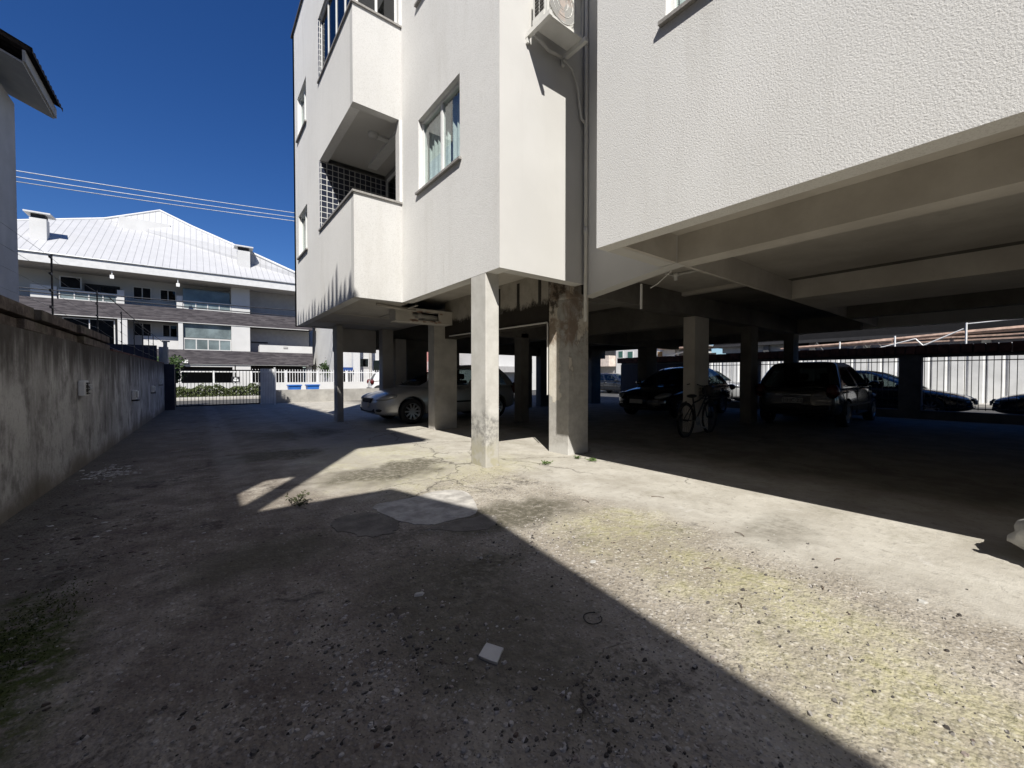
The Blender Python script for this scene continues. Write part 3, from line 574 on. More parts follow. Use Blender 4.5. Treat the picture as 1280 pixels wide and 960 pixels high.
# electric fence on the wall
EF = thing('electric_fence', 'thin poles and wires of an electric fence standing on the boundary wall', 'fence', (wx(7), 7, 1.7))
def efp(mb, name, m):
    o = mb.build(name, M[m], None); o.parent = EF; o.matrix_parent_inverse = Matrix.Translation((-wx(7), -7, -1.7)); return o
PO = [(6.95, 2.60, 1.72), (9.2, 2.58, 1.72), (11.3, 2.5, 1.64), (12.9, 2.5, 1.64), (14.3, 2.46, 1.64), (15.5, 2.44, 1.64), (16.6, 2.42, 1.64)]
for y, zt, zb in PO:
    p = MB(); xx = wx(y)-.09; p.tube([(xx, y, zb), (xx, y, zt)], .009, 6)
    for k in range(5):
        z = zt-.04-k*.19
        if z > zb+.05: p.box(xx-.009, xx+.009, y-.085, y, z-.012, z+.012)
    efp(p, 'pole', 'dkmetal')
for k in range(5):
    w = MB(); pts = [(wx(y)-.09, y-.07, zt-.04-k*.19) for y, zt, zb in PO]; pts = [(wx(-2)-.09, -2, pts[0][2])] + pts + [(wx(18.5)-.09, 18.5, 2.40-.04-k*.19)]
    q = []
    for a, b in zip(pts[:-1], pts[1:]):
        for i in range(5): t = i/5; q.append((a[0]+(b[0]-a[0])*t, a[1]+(b[1]-a[1])*t, a[2]+(b[2]-a[2])*t-.10*t*(1-t)))
    w.tube(q, .0022, 4); efp(w, 'wire', 'steel')
ep = MB(); ep.box(wx(18.7)-.02, wx(18.7)+.09, 18.66, 18.77, 1.3, 2.42); ep.box(wx(18.7)-.05, wx(18.7)+.16, 18.64, 18.79, 2.40, 2.44); efp(ep, 'end_bracket', 'steel')
efp(MB().tube([(wx(10)-.1, 10.2, 2.62), (wx(14)-.09, 14.5, 2.5), (wx(18.6), 18.66, 2.36)], .009, 6), 'top_rail', 'dkmetal')

# ------------------------------------------------------------------ gate at the street
GT = thing('gate', 'dark sliding bar gate closing the lane at the street', 'gate', (.65, 19.4, 0))
g = MB()
n = 24
for i in range(n+1): x = -.66+2.62*i/n; g.box(x-.008, x+.008, 19.392, 19.408, .10, 1.40)
o = g.build('bars', M['dkmetal']); o.parent = GT; o.matrix_parent_inverse = Matrix.Translation((-.65, -19.4, 0))
g = MB(); g.box(-.70, 1.98, 19.38, 19.42, 1.40, 1.45); g.box(-.70, 1.98, 19.38, 19.42, .05, .10)
for x in (-.70, 1.94): g.box(x, x+.04, 19.381, 19.419, .10, 1.40)
o = g.build('frame', M['dkmetal']); o.parent = GT; o.matrix_parent_inverse = Matrix.Translation((-.65, -19.4, 0))
GP = thing('slatted_fence', 'pale slatted metal panel with upright finials beside the bar gate', 'fence panel', (2.27, 19.45, 0))
g = MB()
for i in range(9): x = 2.04+.46*i/8; g.box(x-.022, x+.022, 19.44, 19.47, .05, 1.50)
for part, mm, bm in (('slats', 'whmetal', g), ('back_sheet', 'fgrey', MB().box(2.0, 2.52, 19.48, 19.50, .05, 1.36)), ('frame', 'whmetal', MB().box(2.0, 2.54, 19.425, 19.438, 1.34, 1.40).box(2.50, 2.56, 19.43, 19.52, 0, 1.56))):
    o = bm.build(part, M[mm]); o.parent = GP; o.matrix_parent_inverse = Matrix.Translation((-2.27, -19.45, 0))
tag(MB().box(2.60, 16.0, 20.5, 20.68, -.05, .58, bev=.01).build('low_wall', M['concrete']), 'low bare grey wall edging the yard by the street, right of the gate', 'wall')
tag(MB().box(-6.5, -1.16, 19.15, 19.25, -.1, 2.29).build('screen_fence', M['navy']), 'dark blue sheet-metal fence panel behind the far end of the stained wall', 'fence')
tag(MB().box(-1.12, -.86, 19.35, 19.6, -.1, 2.26, bev=.01).build('gate_post', M['fgrey']), 'grey-green post at the end of the dark fence panel', 'post')

# ------------------------------------------------------------------ generic adopt: build a part in world coordinates under a thing
def adopt(o, t):
    o.parent = t; o.matrix_parent_inverse = (Matrix.Translation(t.location) @ t.rotation_euler.to_matrix().to_4x4()).inverted(); return o
def part(mb, name, m, t, **k): return adopt(mb.build(name, M[m] if isinstance(m, str) else m, None, **k), t)
def sub(mb, name, m, p, **k): o = mb.build(name, M[m], None, **k); o.parent = p; return o

# ------------------------------------------------------------------ white apartment building across the street
FB = thing('apartment_building', 'white apartment building with dark stone bands and a white sheet roof across the street', 'building', (0, 36, 0))
YF = 36.0
part(MB().box(-14, 7.38, YF+1.3, 50, 2.9, 8.0), 'wall', 'fshade', FB)  # white wall given a darker colour for the shade under its eave
def fwin(x0, x1, z0, z1, y, blind=0, sl=True, part_of=FB):
    f = MB(); w = .05
    f.box(x0, x0+w, y-.03, y+.05, z0, z1); f.box(x1-w, x1, y-.03, y+.05, z0, z1); f.box(x0+w, x1-w, y-.03, y+.05, z0, z0+w); f.box(x0+w, x1-w, y-.03, y+.05, z1-w, z1)
    if sl: xm = (x0+x1)/2; f.box(xm-.025, xm+.025, y-.028, y+.045, z0+w, z1-w)
    fo = part(f, 'window', 'fwhite', part_of)
    sub(MB().box(x0+w, x1-w, y-.01, y+.0, z0+w, z1-w), 'pane', 'glass_dk', fo)
    sub(MB().box(x0+w, x1-w, y+.02, y+.045, z0+w, z1-w), 'backing', 'froom', fo)
    if blind: sub(MB().box(x0+w, x1-w, y+.001, y+.018, z1-w-blind, z1-w), 'blind', 'blind', fo)
    return fo
# stone bands and slabs
def band(x0, x1, z0, z1, y0=YF, y1=YF+1.29): return part(MB().box(x0, x1, y0, y1, z0, z1), 'stone_band', 'stone', FB)
band(-14, 7.38, 4.92, 5.85); band(-14, 7.40, 2.05, 3.02)
part(MB().box(-14, 7.1, YF-.02, YF+.2, 4.88, 4.918), 'slab_edge', 'fwhite', FB); part(MB().box(-14, 7.1, YF+.02, YF+.2, 2.01, 2.048), 'slab_edge', 'fwhite', FB)
part(MB().box(-14, 12, YF-1, YF+1.28, 7.72, 7.78), 'soffit', 'fgrey', FB)
part(MB().box(-14, 12, YF-1.06, YF-.98, 7.73, 8.24), 'fascia', 'whitebright', FB)
part(MB().tube([(-14, YF-1.1, 8.26), (12, YF-1.1, 8.30)], .05, 8), 'gutter', 'steel', FB)
# roof: ribbed hips
def roofpoly(pts, name='roof'): b = MB(); b.face(pts); return part(b, name, 'froof', FB)
E0 = 8.27
roofpoly([(-14, 35, E0), (-5.4, 35, E0), (-5.4, 43, 13.0), (-14, 43, 10.7)])
roofpoly([(-5.4, 35, E0), (8.2, 35, E0+.08), (6.45, 36, 9.28), (3.2, 38, 11.0), (-.25, 41.5, 13.15), (-2.26, 43, 14.4), (-5.4, 43, 13.0)])
roofpoly([(8.2, 35, E0+.08), (8.2, 51, E0+.08), (-2.26, 43, 14.4), (-.25, 41.5, 13.15), (3.2, 38, 11.0), (6.45, 36, 9.28)])
roofpoly([(-14, 43, 10.7), (-5.4, 43, 13.0), (-2.26, 43, 14.4), (8.2, 51, E0), (-14, 51, E0)])
rc = MB(); rc.tube([(-14, 43, 10.75), (-5.4, 43, 13.05)], .09, 8); part(rc, 'ridge_cap', 'whitebright', FB)
rc = MB(); rc.tube([(8.2, 35, E0+.1), (6.45, 36, 9.31), (3.2, 38, 11.03), (-.25, 41.5, 13.18), (-2.26, 43, 14.43), (-5.4, 43, 13.05)], .09, 8); part(rc, 'ridge_cap', 'whitebright', FB)
part(MB().prism([(-4.5, 41.6), (-1.6, 41.6), (-1.6, 43), (-4.5, 43)], 12.0, 13.05), 'dormer', 'fwhite', FB)
part(MB().prism([(.15, 40.2), (2.3, 39.3), (1.9, 40.6), (.15, 41.0)], 11.2, 11.85), 'dormer', 'fwhite', FB)
for (a, b) in ((-7.9, -7.2), (2.45, 3.25)):
    ch = part(MB().box(a, b, 37, 37.65, 8.6, 10.75), 'chimney', 'fwhite', FB)
    c = MB(); c.prism([(a-.2, 36.8), (b+.2, 36.8), (b+.25, 37.85), (a-.2, 37.85)], 11.0, 11.08); sub(c, 'chimney_cap', 'whitebright', ch)
    c = MB(); c.box(a+.05, b-.05, 37.05, 37.6, 10.751, 10.998); sub(c, 'vent_slot', 'fdark', ch)
# top floor
fwin(-3.42, -2.48, 6.36, 7.24, YF+1.26); fwin(-2.05, -1.17, 6.4, 7.22, YF+1.26, .22); fwin(3.2, 4.34, 6.25, 6.95, YF+1.26)
part(MB().box(-7.76, -6.70, YF+.25, YF+.40, 5.85, 6.62), 'parapet', 'fwhite', FB)
fwin(-6.66, -5.72, 6.62, 7.36, YF+.7, .6, False)
def opening(x0, x1, z0, z1): return part(MB().box(x0, x1, YF+1.22, YF+1.295, z0, z1), 'balcony_recess', 'fdark', FB)
opening(-5.68, -4.05, 5.88, 7.12); part(MB().box(-4.9, -4.05, YF+1.16, YF+1.215, 5.88, 7.0), 'sliding_door', 'glass_dk', FB)
def railing(x0, x1, z0, z1, y, n):
    r = MB(); r.box(x0, x1, y, y+.06, z1-.10, z1); r.box(x0, x1, y+.005, y+.055, z0, z0+.05)
    for i in range(n+1): x = x0+(x1-x0-.06)*i/n; r.box(x, x+.06, y+.002, y+.058, z0+.05, z1-.10)
    ro = part(r, 'balcony_railing', 'fwhite', FB); sub(MB().box(x0+.02, x1-.02, y+.025, y+.035, z0+.05, z1-.1), 'glass_panel', 'fglaze', ro)
railing(-6.6, -4.05, 5.87, 6.45, YF+.1, 4); part(MB().box(-4.05, -3.72, YF+.05, YF+.4, 5.86, 6.72), 'pier', 'fwhite', FB)
railing(-.78, 1.95, 5.87, 6.45, YF+.1, 4); part(MB().box(-1.12, -.80, YF+.05, YF+.4, 5.86, 6.72), 'pier', 'fwhite', FB)
part(MB().box(-.8, 1.96, YF+1.0, YF+1.06, 6.45, 7.45), 'balcony_glazing', 'fglaze', FB); part(MB().box(-.5, 1.2, YF+1.2, YF+1.29, 6.0, 7.2), 'balcony_recess', 'fdark', FB)
part(MB().box(1.97, 3.12, YF+.12, YF+1.28, 5.86, 7.715), 'wall_panel', 'fwhite', FB)
part(MB().box(3.13, 12, YF+.9, YF+1.28, 5.86, 7.715), 'wall_panel', 'fgrey', FB)
# middle floor
fwin(-6.5, -4.2, 3.05, 4.8, YF+.3, 1.2); part(MB().box(-4.05, -3.6, YF+.02, YF+.4, 3.03, 4.87), 'pier', 'fwhite', FB)
fwin(-3.42, -2.5, 3.9, 4.82, YF+1.26, .75); fwin(-1.95, -1.12, 3.92, 4.8, YF+1.26); part(MB().box(-2.9, -1.0, YF+.9, YF+1.2, 3.03, 3.9), 'parapet', 'fwhite', FB)
part(MB().box(-1.05, -.80, YF+.02, YF+.4, 3.03, 4.87), 'pier', 'fwhite', FB)
opening(-.78, 1.93, 3.05, 4.87); part(MB().box(-.78, 1.93, YF+.22, YF+.28, 3.9, 4.87), 'balcony_glazing', 'fglaze', FB); part(MB().box(.5, 1.3, YF+1.15, YF+1.21, 3.1, 4.6), 'sliding_door', 'fgrey', FB)
railing(-.78, 1.94, 3.03, 3.86, YF+.1, 4)
part(MB().box(1.95, 3.10, YF+.02, YF+1.28, 3.03, 4.87), 'wall_panel', 'fwhite', FB)
part(MB().box(3.11, 7.3, YF+1.0, YF+1.28, 3.03, 4.87), 'wall_panel', 'fgrey', FB)
part(MB().box(3.7, 7.38, YF+.1, YF+.25, 3.03, 3.58), 'parapet', 'fwhite', FB); part(MB().box(3.25, 4.35, YF+.96, YF+.999, 3.76, 3.86), 'window_slot', 'fdark', FB)
part(MB().box(5.3, 5.6, YF+.06, YF+.098, 3.36, 3.52), 'vent_grille', 'fgrey', FB)
# ground floor parking
part(MB().box(-14, 7.2, YF+3.0, YF+3.1, 0, 2.9), 'parking_wall', 'fdark', FB)
part(MB().box(-.9, 2.12, YF+.1, YF+.2, 1.86, 1.98).box(2.0, 2.12, YF+.1, YF+.2, 0, 1.859), 'garage_frame', 'fwhite', FB)
part(MB().box(2.2, 3.12, YF+.1, YF+.4, 0, 2.0), 'pier', 'fwhite', FB); part(MB().box(-1.1, -.92, YF+.1, YF+.4, 0, 2.0), 'pier', 'fwhite', FB)
part(MB().box(7.0, 7.38, YF+.3, YF+.7, 0, 2.0), 'pier', 'fgrey', FB)
part(MB().box(-.85, -.55, YF-.1, YF-.001, 2.1, 2.32), 'meter_box', 'white', FB)
for x, z in ((-4.15, 7.35), (-1.0, 7.28)):
    l = MB(); l.box(x-.09, x+.09, YF-1.0, YF-.86, z-.12, z+.1); l.tube([(x, YF-.93, z+.1), (x, YF-.93, 7.72)], .02, 6); part(l, 'flood_lamp', 'white', FB)

# street wall, hedge, kerb and railing over there
WW = thing('garden_wall', 'low white street wall topped with a white bar railing across the street', 'wall', (3, 29, 0))
part(MB().box(-16, 24, 29, 29.18, 0, .80), 'wall_body', 'fwhite', WW)
r = MB(); r.box(-16, 24, 29.05, 29.10, 1.42, 1.48)
for i in range(22): x = -16+i*1.85; r.box(x, x+.09, 29.03, 29.12, .80, 1.56)
part(r, 'railing', 'whmetal', WW)
r = MB()
for i in range(130): x = 2.6+i*.155; r.box(x-.015, x+.015, 29.06, 29.09, .80, 1.62)
part(r, 'bars', 'whmetal', WW)
sg = part(MB().box(1.55, 1.95, 28.95, 28.99, .84, 1.16), 'notice', 'fdark', WW)
sub(MB().box(1.62, 1.88, 28.94, 28.949, .90, 1.0).box(1.68, 1.82, 28.94, 28.949, 1.03, 1.10), 'lettering', 'white', sg)
def leaves(mb, fn, n, s0, s1, rn):
    for _ in range(n):
        c = Vector(fn(rn)); s = rn.uniform(s0, s1); a = Vector((rn.gauss(0,1), rn.gauss(0,1), rn.gauss(0,1))).normalized(); b = a.orthogonal().normalized(); b = Matrix.Rotation(rn.uniform(0, 6.3), 3, a) @ b; d = a.cross(b)
        mb.face([c-b*s, c+d*s*.45, c+b*s, c-d*s*.45])
rn = random.Random(2); HG = thing('hedge', 'low clipped leafy hedge along the white street wall', 'hedge', (1, 28.4, 0))
def hf(rn):
    x = rn.uniform(-3, 3.2); h = .62+.09*math.sin(x*3.1)+.06*math.sin(x*7.7+1); return (x, 28.3+rn.gauss(0, .22), rn.uniform(.04, h)+(rn.random() < .06)*rn.uniform(0, .14))
b = MB(); leaves(b, hf, 5200, .05, .09, rn); part(b, 'foliage', 'hedge', HG)
b = MB()
for i in range(14): x = -2.9+i*.46; b.tube([(x, 28.35, .0), (x+rn.uniform(-.1,.1), 28.35, .5)], .02, 5)
part(b, 'stems', 'bark', HG)
def bin_(x, lab):
    t = thing('wheelie_bin', lab, 'bin', (x, 27.2, .05), 0, 'blue bins across the street')
    b = MB(); b.prism([(-.28,-.25),(.28,-.25),(.28,.25),(-.28,.25)], .06, .56); bmesh.ops.scale(b.b, vec=(1.18,1.18,1), verts=[v for v in b.b.verts if v.co.z > .3]); b.build('body', M['bin'], t)
    b = MB(); b.box(-.37, .37, -.35, .35, .565, .63, bev=.02); b.build('lid', M['bin'], t)
    w = MB()
    for k in (-.2, .2): w.lathe([(.001,-.03),(.07,-.03),(.07,.03),(.001,.03)], (k, .22, .07), 'X', 14)
    w.build('wheels', M['rubber'], t)
bin_(4.55, 'blue wheelie bin across the street, nearer the gate'); bin_(5.55, 'blue wheelie bin across the street, nearer the thin white pillar')
# trees and shrubs
def tree(name, x, y, z, h, rx, lab, n, ls=.09, seed=1, m='leaf', grp=None, th=.06):
    rn = random.Random(seed); t = thing(name, lab, 'tree' if 'tree' in name or 'palm' in name else 'shrub', (x, y, z), 0, grp)
    b = MB(); br = []
    b.tube([(0,0,0), (.03,.02,h*.35), (-.02,.03,h*.6)], [th, th*.8, th*.5], 7)
    for k in range(6):
        a = k*1.05+rn.random(); e = (rx*.6*math.cos(a), rx*.6*math.sin(a), h*rn.uniform(.62,.95)); br.append(e); b.tube([(0,0,h*rn.uniform(.3,.55)), (e[0]*.5,e[1]*.5,e[2]*.8), e], [th*.5, th*.35, th*.15], 5)
    b.build('trunk', M['bark'], t)
    cl = [(e[0], e[1], e[2], rx*rn.uniform(.32,.5)) for e in br]+[(rn.uniform(-.6,.6)*rx, rn.uniform(-.6,.6)*rx, h*rn.uniform(.5,1), rx*rn.uniform(.25,.42)) for _ in range(7)]
    def f(rn):
        c = rn.choice(cl); r = c[3]; return (c[0]+rn.gauss(0,r*.55), c[1]+rn.gauss(0,r*.55), c[2]+rn.gauss(0,r*.5))
    c = MB(); leaves(c, f, n, ls*.6, ls*1.3, rn); c.build('crown', M[m], t); return t
tree('street_tree', -.98, 21.4, -.05, 2.0, .5, 'small leafy tree behind the gate post at the end of the lane', 1500, .07, 4)
tree('palm_tree', 8.1, 33, 0, 2.1, .8, 'bushy tree beside the far corner of the white building', 1300, .11, 6)
tree('garden_tree', 10.2, 38, 0, 3.1, 1.3, 'darker tree behind, seen past the thin white pillar', 1500, .13, 8)
# overhead power lines
for i, (za, zb, y) in enumerate(((9.72, 10.5, 26.0), (9.5, 10.28, 26.1), (9.34, 10.1, 26.2))):
    pts = []
    for k in range(41): x = -45+90*k/40; t = (x+5.77)/10.1; pts.append((x, y, za+(zb-za)*t+.0016*(x+5.8)*(x-4.3)))
    tag(MB().tube(pts, .022, 5).build('power_line', M['wire']), ('topmost', 'middle', 'lowest')[i]+' of the three pale overhead cables crossing the blue sky', 'cable', 'overhead cables')
for i, (za, zb) in enumerate(((5.55, 6.1), (5.42, 5.30))):
    pts = [(-8+30*k/30, 30.5, za+(zb-za)*k/30-.004*(k*(30-k))*.2) for k in range(31)]
    tag(MB().tube(pts, .03, 5).build('telephone_cable', M['dkmetal']), ('upper', 'lower')[i]+' dark cable strung in front of the white apartment building', 'cable', 'dark street cables')

# ------------------------------------------------------------------ things seen through the pillars
def simple_house(name, lab, x0, x1, y0, y1, h, m, wins=(), face='y', z0=0, cat='house', wm='glass_dk', roof=True, balc=None):
    t = thing(name, lab, cat, ((x0+x1)/2, (y0+y1)/2, z0))
    part(MB().box(x0, x1, y0, y1, z0, h), 'wall', m, t)
    if roof: part(MB().box(x0-.25, x1+.25, y0-.25, y1+.25, h, h+.18), 'roof', 'concrete', t)
    for (a, b, c, d) in wins:
        f = MB()
        if face == 'y': f.box(a-.06, b+.06, y0-.05, y0-.001, c-.06, d+.06); g = MB().box(a, b, y0-.06, y0-.051, c, d)
        else: f.box(x0-.05, x0-.001, a-.06, b+.06, c-.06, d+.06); g = MB().box(x0-.06, x0-.051, a, b, c, d)
        fo = part(f, 'window', 'fwhite', t); sub(g, 'pane', wm, fo)
    return t
t = simple_house('row_house', 'white house with a narrow grey door seen between pillars behind the silver car', 17.5, 24, 26, 34, 5.5, 'fwhite', [(20.35, 20.8, .3, 1.46), (21.7, 22.3, 1.6, 2.6)])
part(MB().box(18.4, 20.4, 25.2, 25.98, 1.5, 1.95), 'porch_roof', 'fgrey', t)
t = simple_house('row_house', 'pink house with a white balcony seen above the silver car bonnet', 14.0, 15.9, 30, 38, 6, 'pink', [(14.8, 15.6, 3.0, 4.2)])
part(MB().box(14.62, 17, 29.2, 29.99, 1.70, 2.36), 'balcony', 'fwhite', t); part(MB().box(14.66, 14.72, 29.25, 29.31, 0, 3.2).box(15.3, 15.36, 29.25, 29.31, 0, 3.2), 'post', 'fwhite', t)
t = simple_house('shop_building', 'white building with a blue awning beyond the thin white pillar', 7.8, 13.2, 31, 38, 6, 'fwhite', [(8.2, 8.75, .5, 1.5), (9.6, 10.2, 1.9, 2.5), (10.6, 11.6, 1.0, 2.4)])
part(MB().prism([(7.9, 30.0), (8.8, 30.0), (8.8, 30.98), (7.9, 30.98)], 1.56, 1.82), 'awning', 'bluet', t)
r = MB(); r.box(8.88, 9.36, 30.2, 30.6, 0, 4.5); part(r, 'porch_pillar', 'fwhite', t)
tag(MB().tube([(10.15, 30.2, -.05), (10.1, 30.2, 7)], .11, 10).build('utility_pole', M['concrete']), 'pale concrete utility pole by the white building, beyond the silver car', 'pole')
bx = thing('corner_house', 'grey-white house corner with a dark sloping canopy beyond the thin white pillar', 'house', (11, 44, 0)); part(MB().box(8.6, 13, 43, 50, 2.2, 6), 'upper_wall', 'fwhite', bx); part(MB().prism([(8.3, 41.5), (13, 41.5), (13, 43), (8.3, 43)], 2.1, 2.2), 'canopy', 'fdark', bx); part(MB().box(9.0, 13, 44, 50, 0, 2.1), 'lower_wall', 'fgrey', bx)
t = simple_house('street_house', 'bright white two-storey house with small green windows seen past the black saloon', 30.1, 36, 19.9, 23.3, 5.5, 'fwhite', [(22.55, 23.0, 2.85, 3.42), (21.5, 22.0, 2.75, 3.34)], 'x', wm='green')
t = simple_house('street_house', 'cream balcony house front left of the green-windowed white house', 30.3, 36, 23.35, 28, 5.5, 'fgrey', [], 'x')
part(MB().box(29.2, 30.29, 23.4, 25.7, 2.08, 3.05), 'balcony', 'cream', t); part(MB().box(30.24, 30.29, 23.6, 25.4, 3.06, 4.5), 'balcony_recess', 'fdark', t)
t = simple_house('street_house', 'house with a brown timber front and white frame behind the black saloon', 30.0, 36, 17.5, 19.4, 3.7, 'fwhite', [(18.55, 19.0, 1.2, 3.2)], 'x', wm='brown')
wk = thing('workshop_shed', 'open shed with sloping white beams and a blue tarpaulin', 'shed', (30, 16.5, 0))
s = MB(); s.tube([(30, 18.4, 2.8), (30, 15.6, 3.3)], .07, 6); s.tube([(30, 18.4, 2.5), (30, 15.6, 2.9)], .05, 6)
for y in (18.3, 17.2, 15.8): s.tube([(30, y, 0), (30, y, 3.2)], .06, 6)
part(s, 'frame', 'fwhite', wk); part(MB().box(30.4, 30.46, 15.7, 17.3, 1.2, 2.7), 'tarpaulin', 'bluet', wk); part(MB().box(31.5, 31.6, 15, 18.5, 0, 3.0), 'back_wall', 'fgrey', wk)
part(MB().box(29.4, 32, 15, 18.6, 3.35, 3.45), 'roof', 'timber', wk)

# rear boundary: fence bars under an old tiled beam
RF = thing('rear_fence', 'rear yard fence of thin bars under a dark red tiled beam on square posts', 'fence', (16, 2, 0))
b = MB(); b.box(15.9, 16.2, -9, 12, 1.72, 1.80); part(b, 'beam', 'dkconc', RF)
b = MB(); rn = random.Random(9); y = -9.
while y < 12: b.box(15.84+rn.uniform(-.02,.02), 16.26, y, y+.2, 1.805, 2.05+rn.uniform(-.012,.012), bev=.02); y += .212
part(b, 'tile_course', 'rooftile', RF)
for y in (-6.2, -2.0, 2.13, 6.3, 8.2, 10.5): part(MB().box(15.88, 16.22, y-.23, y+.23, -.02, 1.72), 'post', 'dkconc', RF)
b = MB(); y = -8.9
while y < 11.9: b.box(16.04, 16.055, y, y+.014, .3, 1.72); y += .125
b.box(16.035, 16.06, -8.9, 11.9, 1.60, 1.625); b.box(16.035, 16.06, -8.9, 11.9, .32, .35); part(b, 'bars', 'dkmetal', RF)
part(MB().box(15.9, 16.2, -9, 12, -.02, .24), 'kerb', 'dkconc', RF)
part(MB().box(15.86, 15.899, 8.0, 12, .0, 1.72), 'board', 'navy', RF)
HD = thing('hoarding', 'long white corrugated sheet hoarding across the back street', 'fence', (26, 3, 0))
b = MB(); pr = None; n = 0; y = -16.
pat = [(0, 0), (.40, 0), (.44, .05), (.50, .05), (.54, 0)]
pts = []
while y < 19:
    for dy, dx in pat[:-1]: pts.append((26+dx, y+dy))
    y += .54
for p, q in zip(pts[:-1], pts[1:]): b.face([(p[0], p[1], .06), (q[0], q[1], .06), (q[0], q[1], 2.12), (p[0], p[1], 2.12)])
part(b, 'sheet', 'hoard', HD)
b = MB()
for y in range(-15, 19, 3): b.box(26.06, 26.14, y, y+.08, 0, 2.1)
part(b, 'posts', 'timber', HD)
CS = thing('construction_site', 'unfinished concrete building with timber formwork behind white guard rails', 'building', (30, 2, 0))
part(MB().box(29, 40, -16, 14, 2.35, 2.62), 'floor_slab', 'dkconc', CS); part(MB().box(29.0, 40, -16, 14, 3.2, 3.38), 'floor_slab', 'fdark', CS); part(MB().box(29.1, 40, -16, 14, 3.381, 6.5), 'upper_floor', 'void', CS)  # upper slab and floor painted near-black in place of shade
b = MB(); b.box(29.3, 29.6, -16, 9, 2.625, 3.05); b.box(29.35, 29.6, 9.5, 13.5, 2.8, 3.25); part(b, 'parapet', 'concrete', CS)
b = MB()
for y in (-12, -9, -6, -3.2, -1, 1.2, 3.3, 5.5, 8, 10.5): part(MB().box(29.15, 29.4, y, y+.3, 2.621, 3.199), 'column', 'dkconc', CS)
b = MB(); b.box(28.55, 28.6, -9, 5.4, 3.02, 3.10); b.box(28.5, 28.54, -3, 9.6, 2.86, 2.93); b.tube([(28.6, 7, 2.95), (28.6, 2, 3.25)], .10, 6); b.tube([(28.6, 1.9, 3.25), (28.6, -6, 3.6)], .12, 6); b.tube([(28.5, 9, 2.9), (28.5, 4.5, 3.05)], .08, 6); part(b, 'formwork_planks', 'timber', CS)
b = MB(); b.tube([(28.2, 12, 2.62), (28.2, -16, 2.72)], .022, 5)
for y, z in ((6.6, 3.1), (4.35, 3.25), (1.92, 3.7), (-1.0, 3.7), (-4, 3.7)): b.tube([(28.2, y, 2.64), (28.2, y, z)], .04, 6)
b.tube([(28.2, 5.0, 2.66), (28.2, 3.6, 3.05)], .03, 5); b.tube([(28.2, 3.6, 3.05), (28.2, 3.3, 2.66)], .03, 5); b.tube([(28.2, 3.4, 2.66), (28.2, 2.0, 3.4)], .03, 5); b.tube([(28.2, 1.9, 3.62), (28.2, -4, 3.9)], .025, 5)
part(b, 'guard_rail', 'whmetal', CS)
for y in (6.2, 5.6, 8.2): part(MB().tube([(28.9, y, 2.63), (28.9, y-.35, 3.15), (28.9, y-.7, 2.63)], .045, 5), 'prop', 'dkconc', CS)
part(MB().box(31, 31.1, -16, 14, 0, 3.19), 'back_wall', 'dkconc', CS)

# ------------------------------------------------------------------ neighbour's house on the left (its eaves shade the lane)
NH = thing('neighbour_house', 'tall grey house with tiled eaves beyond the stained wall on the left', 'house', (-4, 6, 0))
HX, HY0, HY1, HZ = -3.05, -1.3, 12.0, 11.44
co = [(0, 0, 0, 0)]
part(MB().panel(lambda u, v, d: (HX-d, u, v), [HY0, -1.26, -.42, 2.45, 3.12, HY1], [0, 4.6, 5.7, 7.0, 8.5, HZ], lambda a, b: (-1.26 < a < -.42 and 7.0 < b < 8.5) or (2.45 < a < 3.12 and 4.6 < b < 5.7), .16), 'wall', 'housewall', NH, weld=True)  # wall openings added so that patches of sun fall on the lane
part(MB().panel(lambda u, v, d: (u, HY0+d, v), [-11, -6.0, -5.3, -3.75, -3.212, HX-.16], [0, 7.15, 8.75, 10.1, 10.85, HZ], lambda a, b: (-3.75 < a < -3.212 and 7.15 < b < 8.75) or (-6.0 < a < -5.3 and 10.1 < b < 10.85), .16), 'wall', 'housewall', NH, weld=True)  # matching openings added to pass the sun through the house
part(MB().box(-11, HX-.17, HY1-.16, HY1, 0, HZ).box(-11.2, -11, HY0, HY1, 0, HZ), 'wall', 'housewall', NH)
part(MB().prism([(-11.4, -1.9), (-2.20, -1.9), (-2.56, 12.5), (-11.4, 12.5)], HZ, HZ+.08), 'eaves_board', 'housesoff', NH)
b = MB(); n = 1000; prev = None
for i in range(n+1):
    y = -1.92+14.44*i/n; s = .25*max(0, math.cos(2*math.pi*y/.19)); ex = -2.13-.025*(y+1.9); k = (b.b.verts.new((ex, y, HZ+.12+.36*s)), b.b.verts.new((-11.4, y, HZ+2.6+.36*s)), b.b.verts.new((ex, y, HZ+.06)))
    if prev: b.b.faces.new((prev[0], k[0], k[1], prev[1])); b.b.faces.new((prev[2], k[2], k[0], prev[0]))
    prev = k
part(b, 'tiled_roof', 'tiledk', NH)
b = MB(); y = .30; rn = random.Random(8)
while y < 12.4:
    ex = -2.13-.025*(y+1.9); h = rn.uniform(.30, .75); y += rn.uniform(-.05, .07); b.face([(ex, y, HZ+.1), (ex, y+.19, HZ+.1), (ex-.01, y+.12, HZ+.1+h), (ex-.01, y+.07, HZ+.1+h)]); b.face([(ex-.02, y, HZ+.1), (ex-.03, y+.07, HZ+.1+h), (ex-.03, y+.12, HZ+.1+h), (ex-.02, y+.19, HZ+.1)]); y += .28
part(b, 'shadow_teeth', 'tiledk', NH)  # unseen teeth added along the eave for their serrated shadow
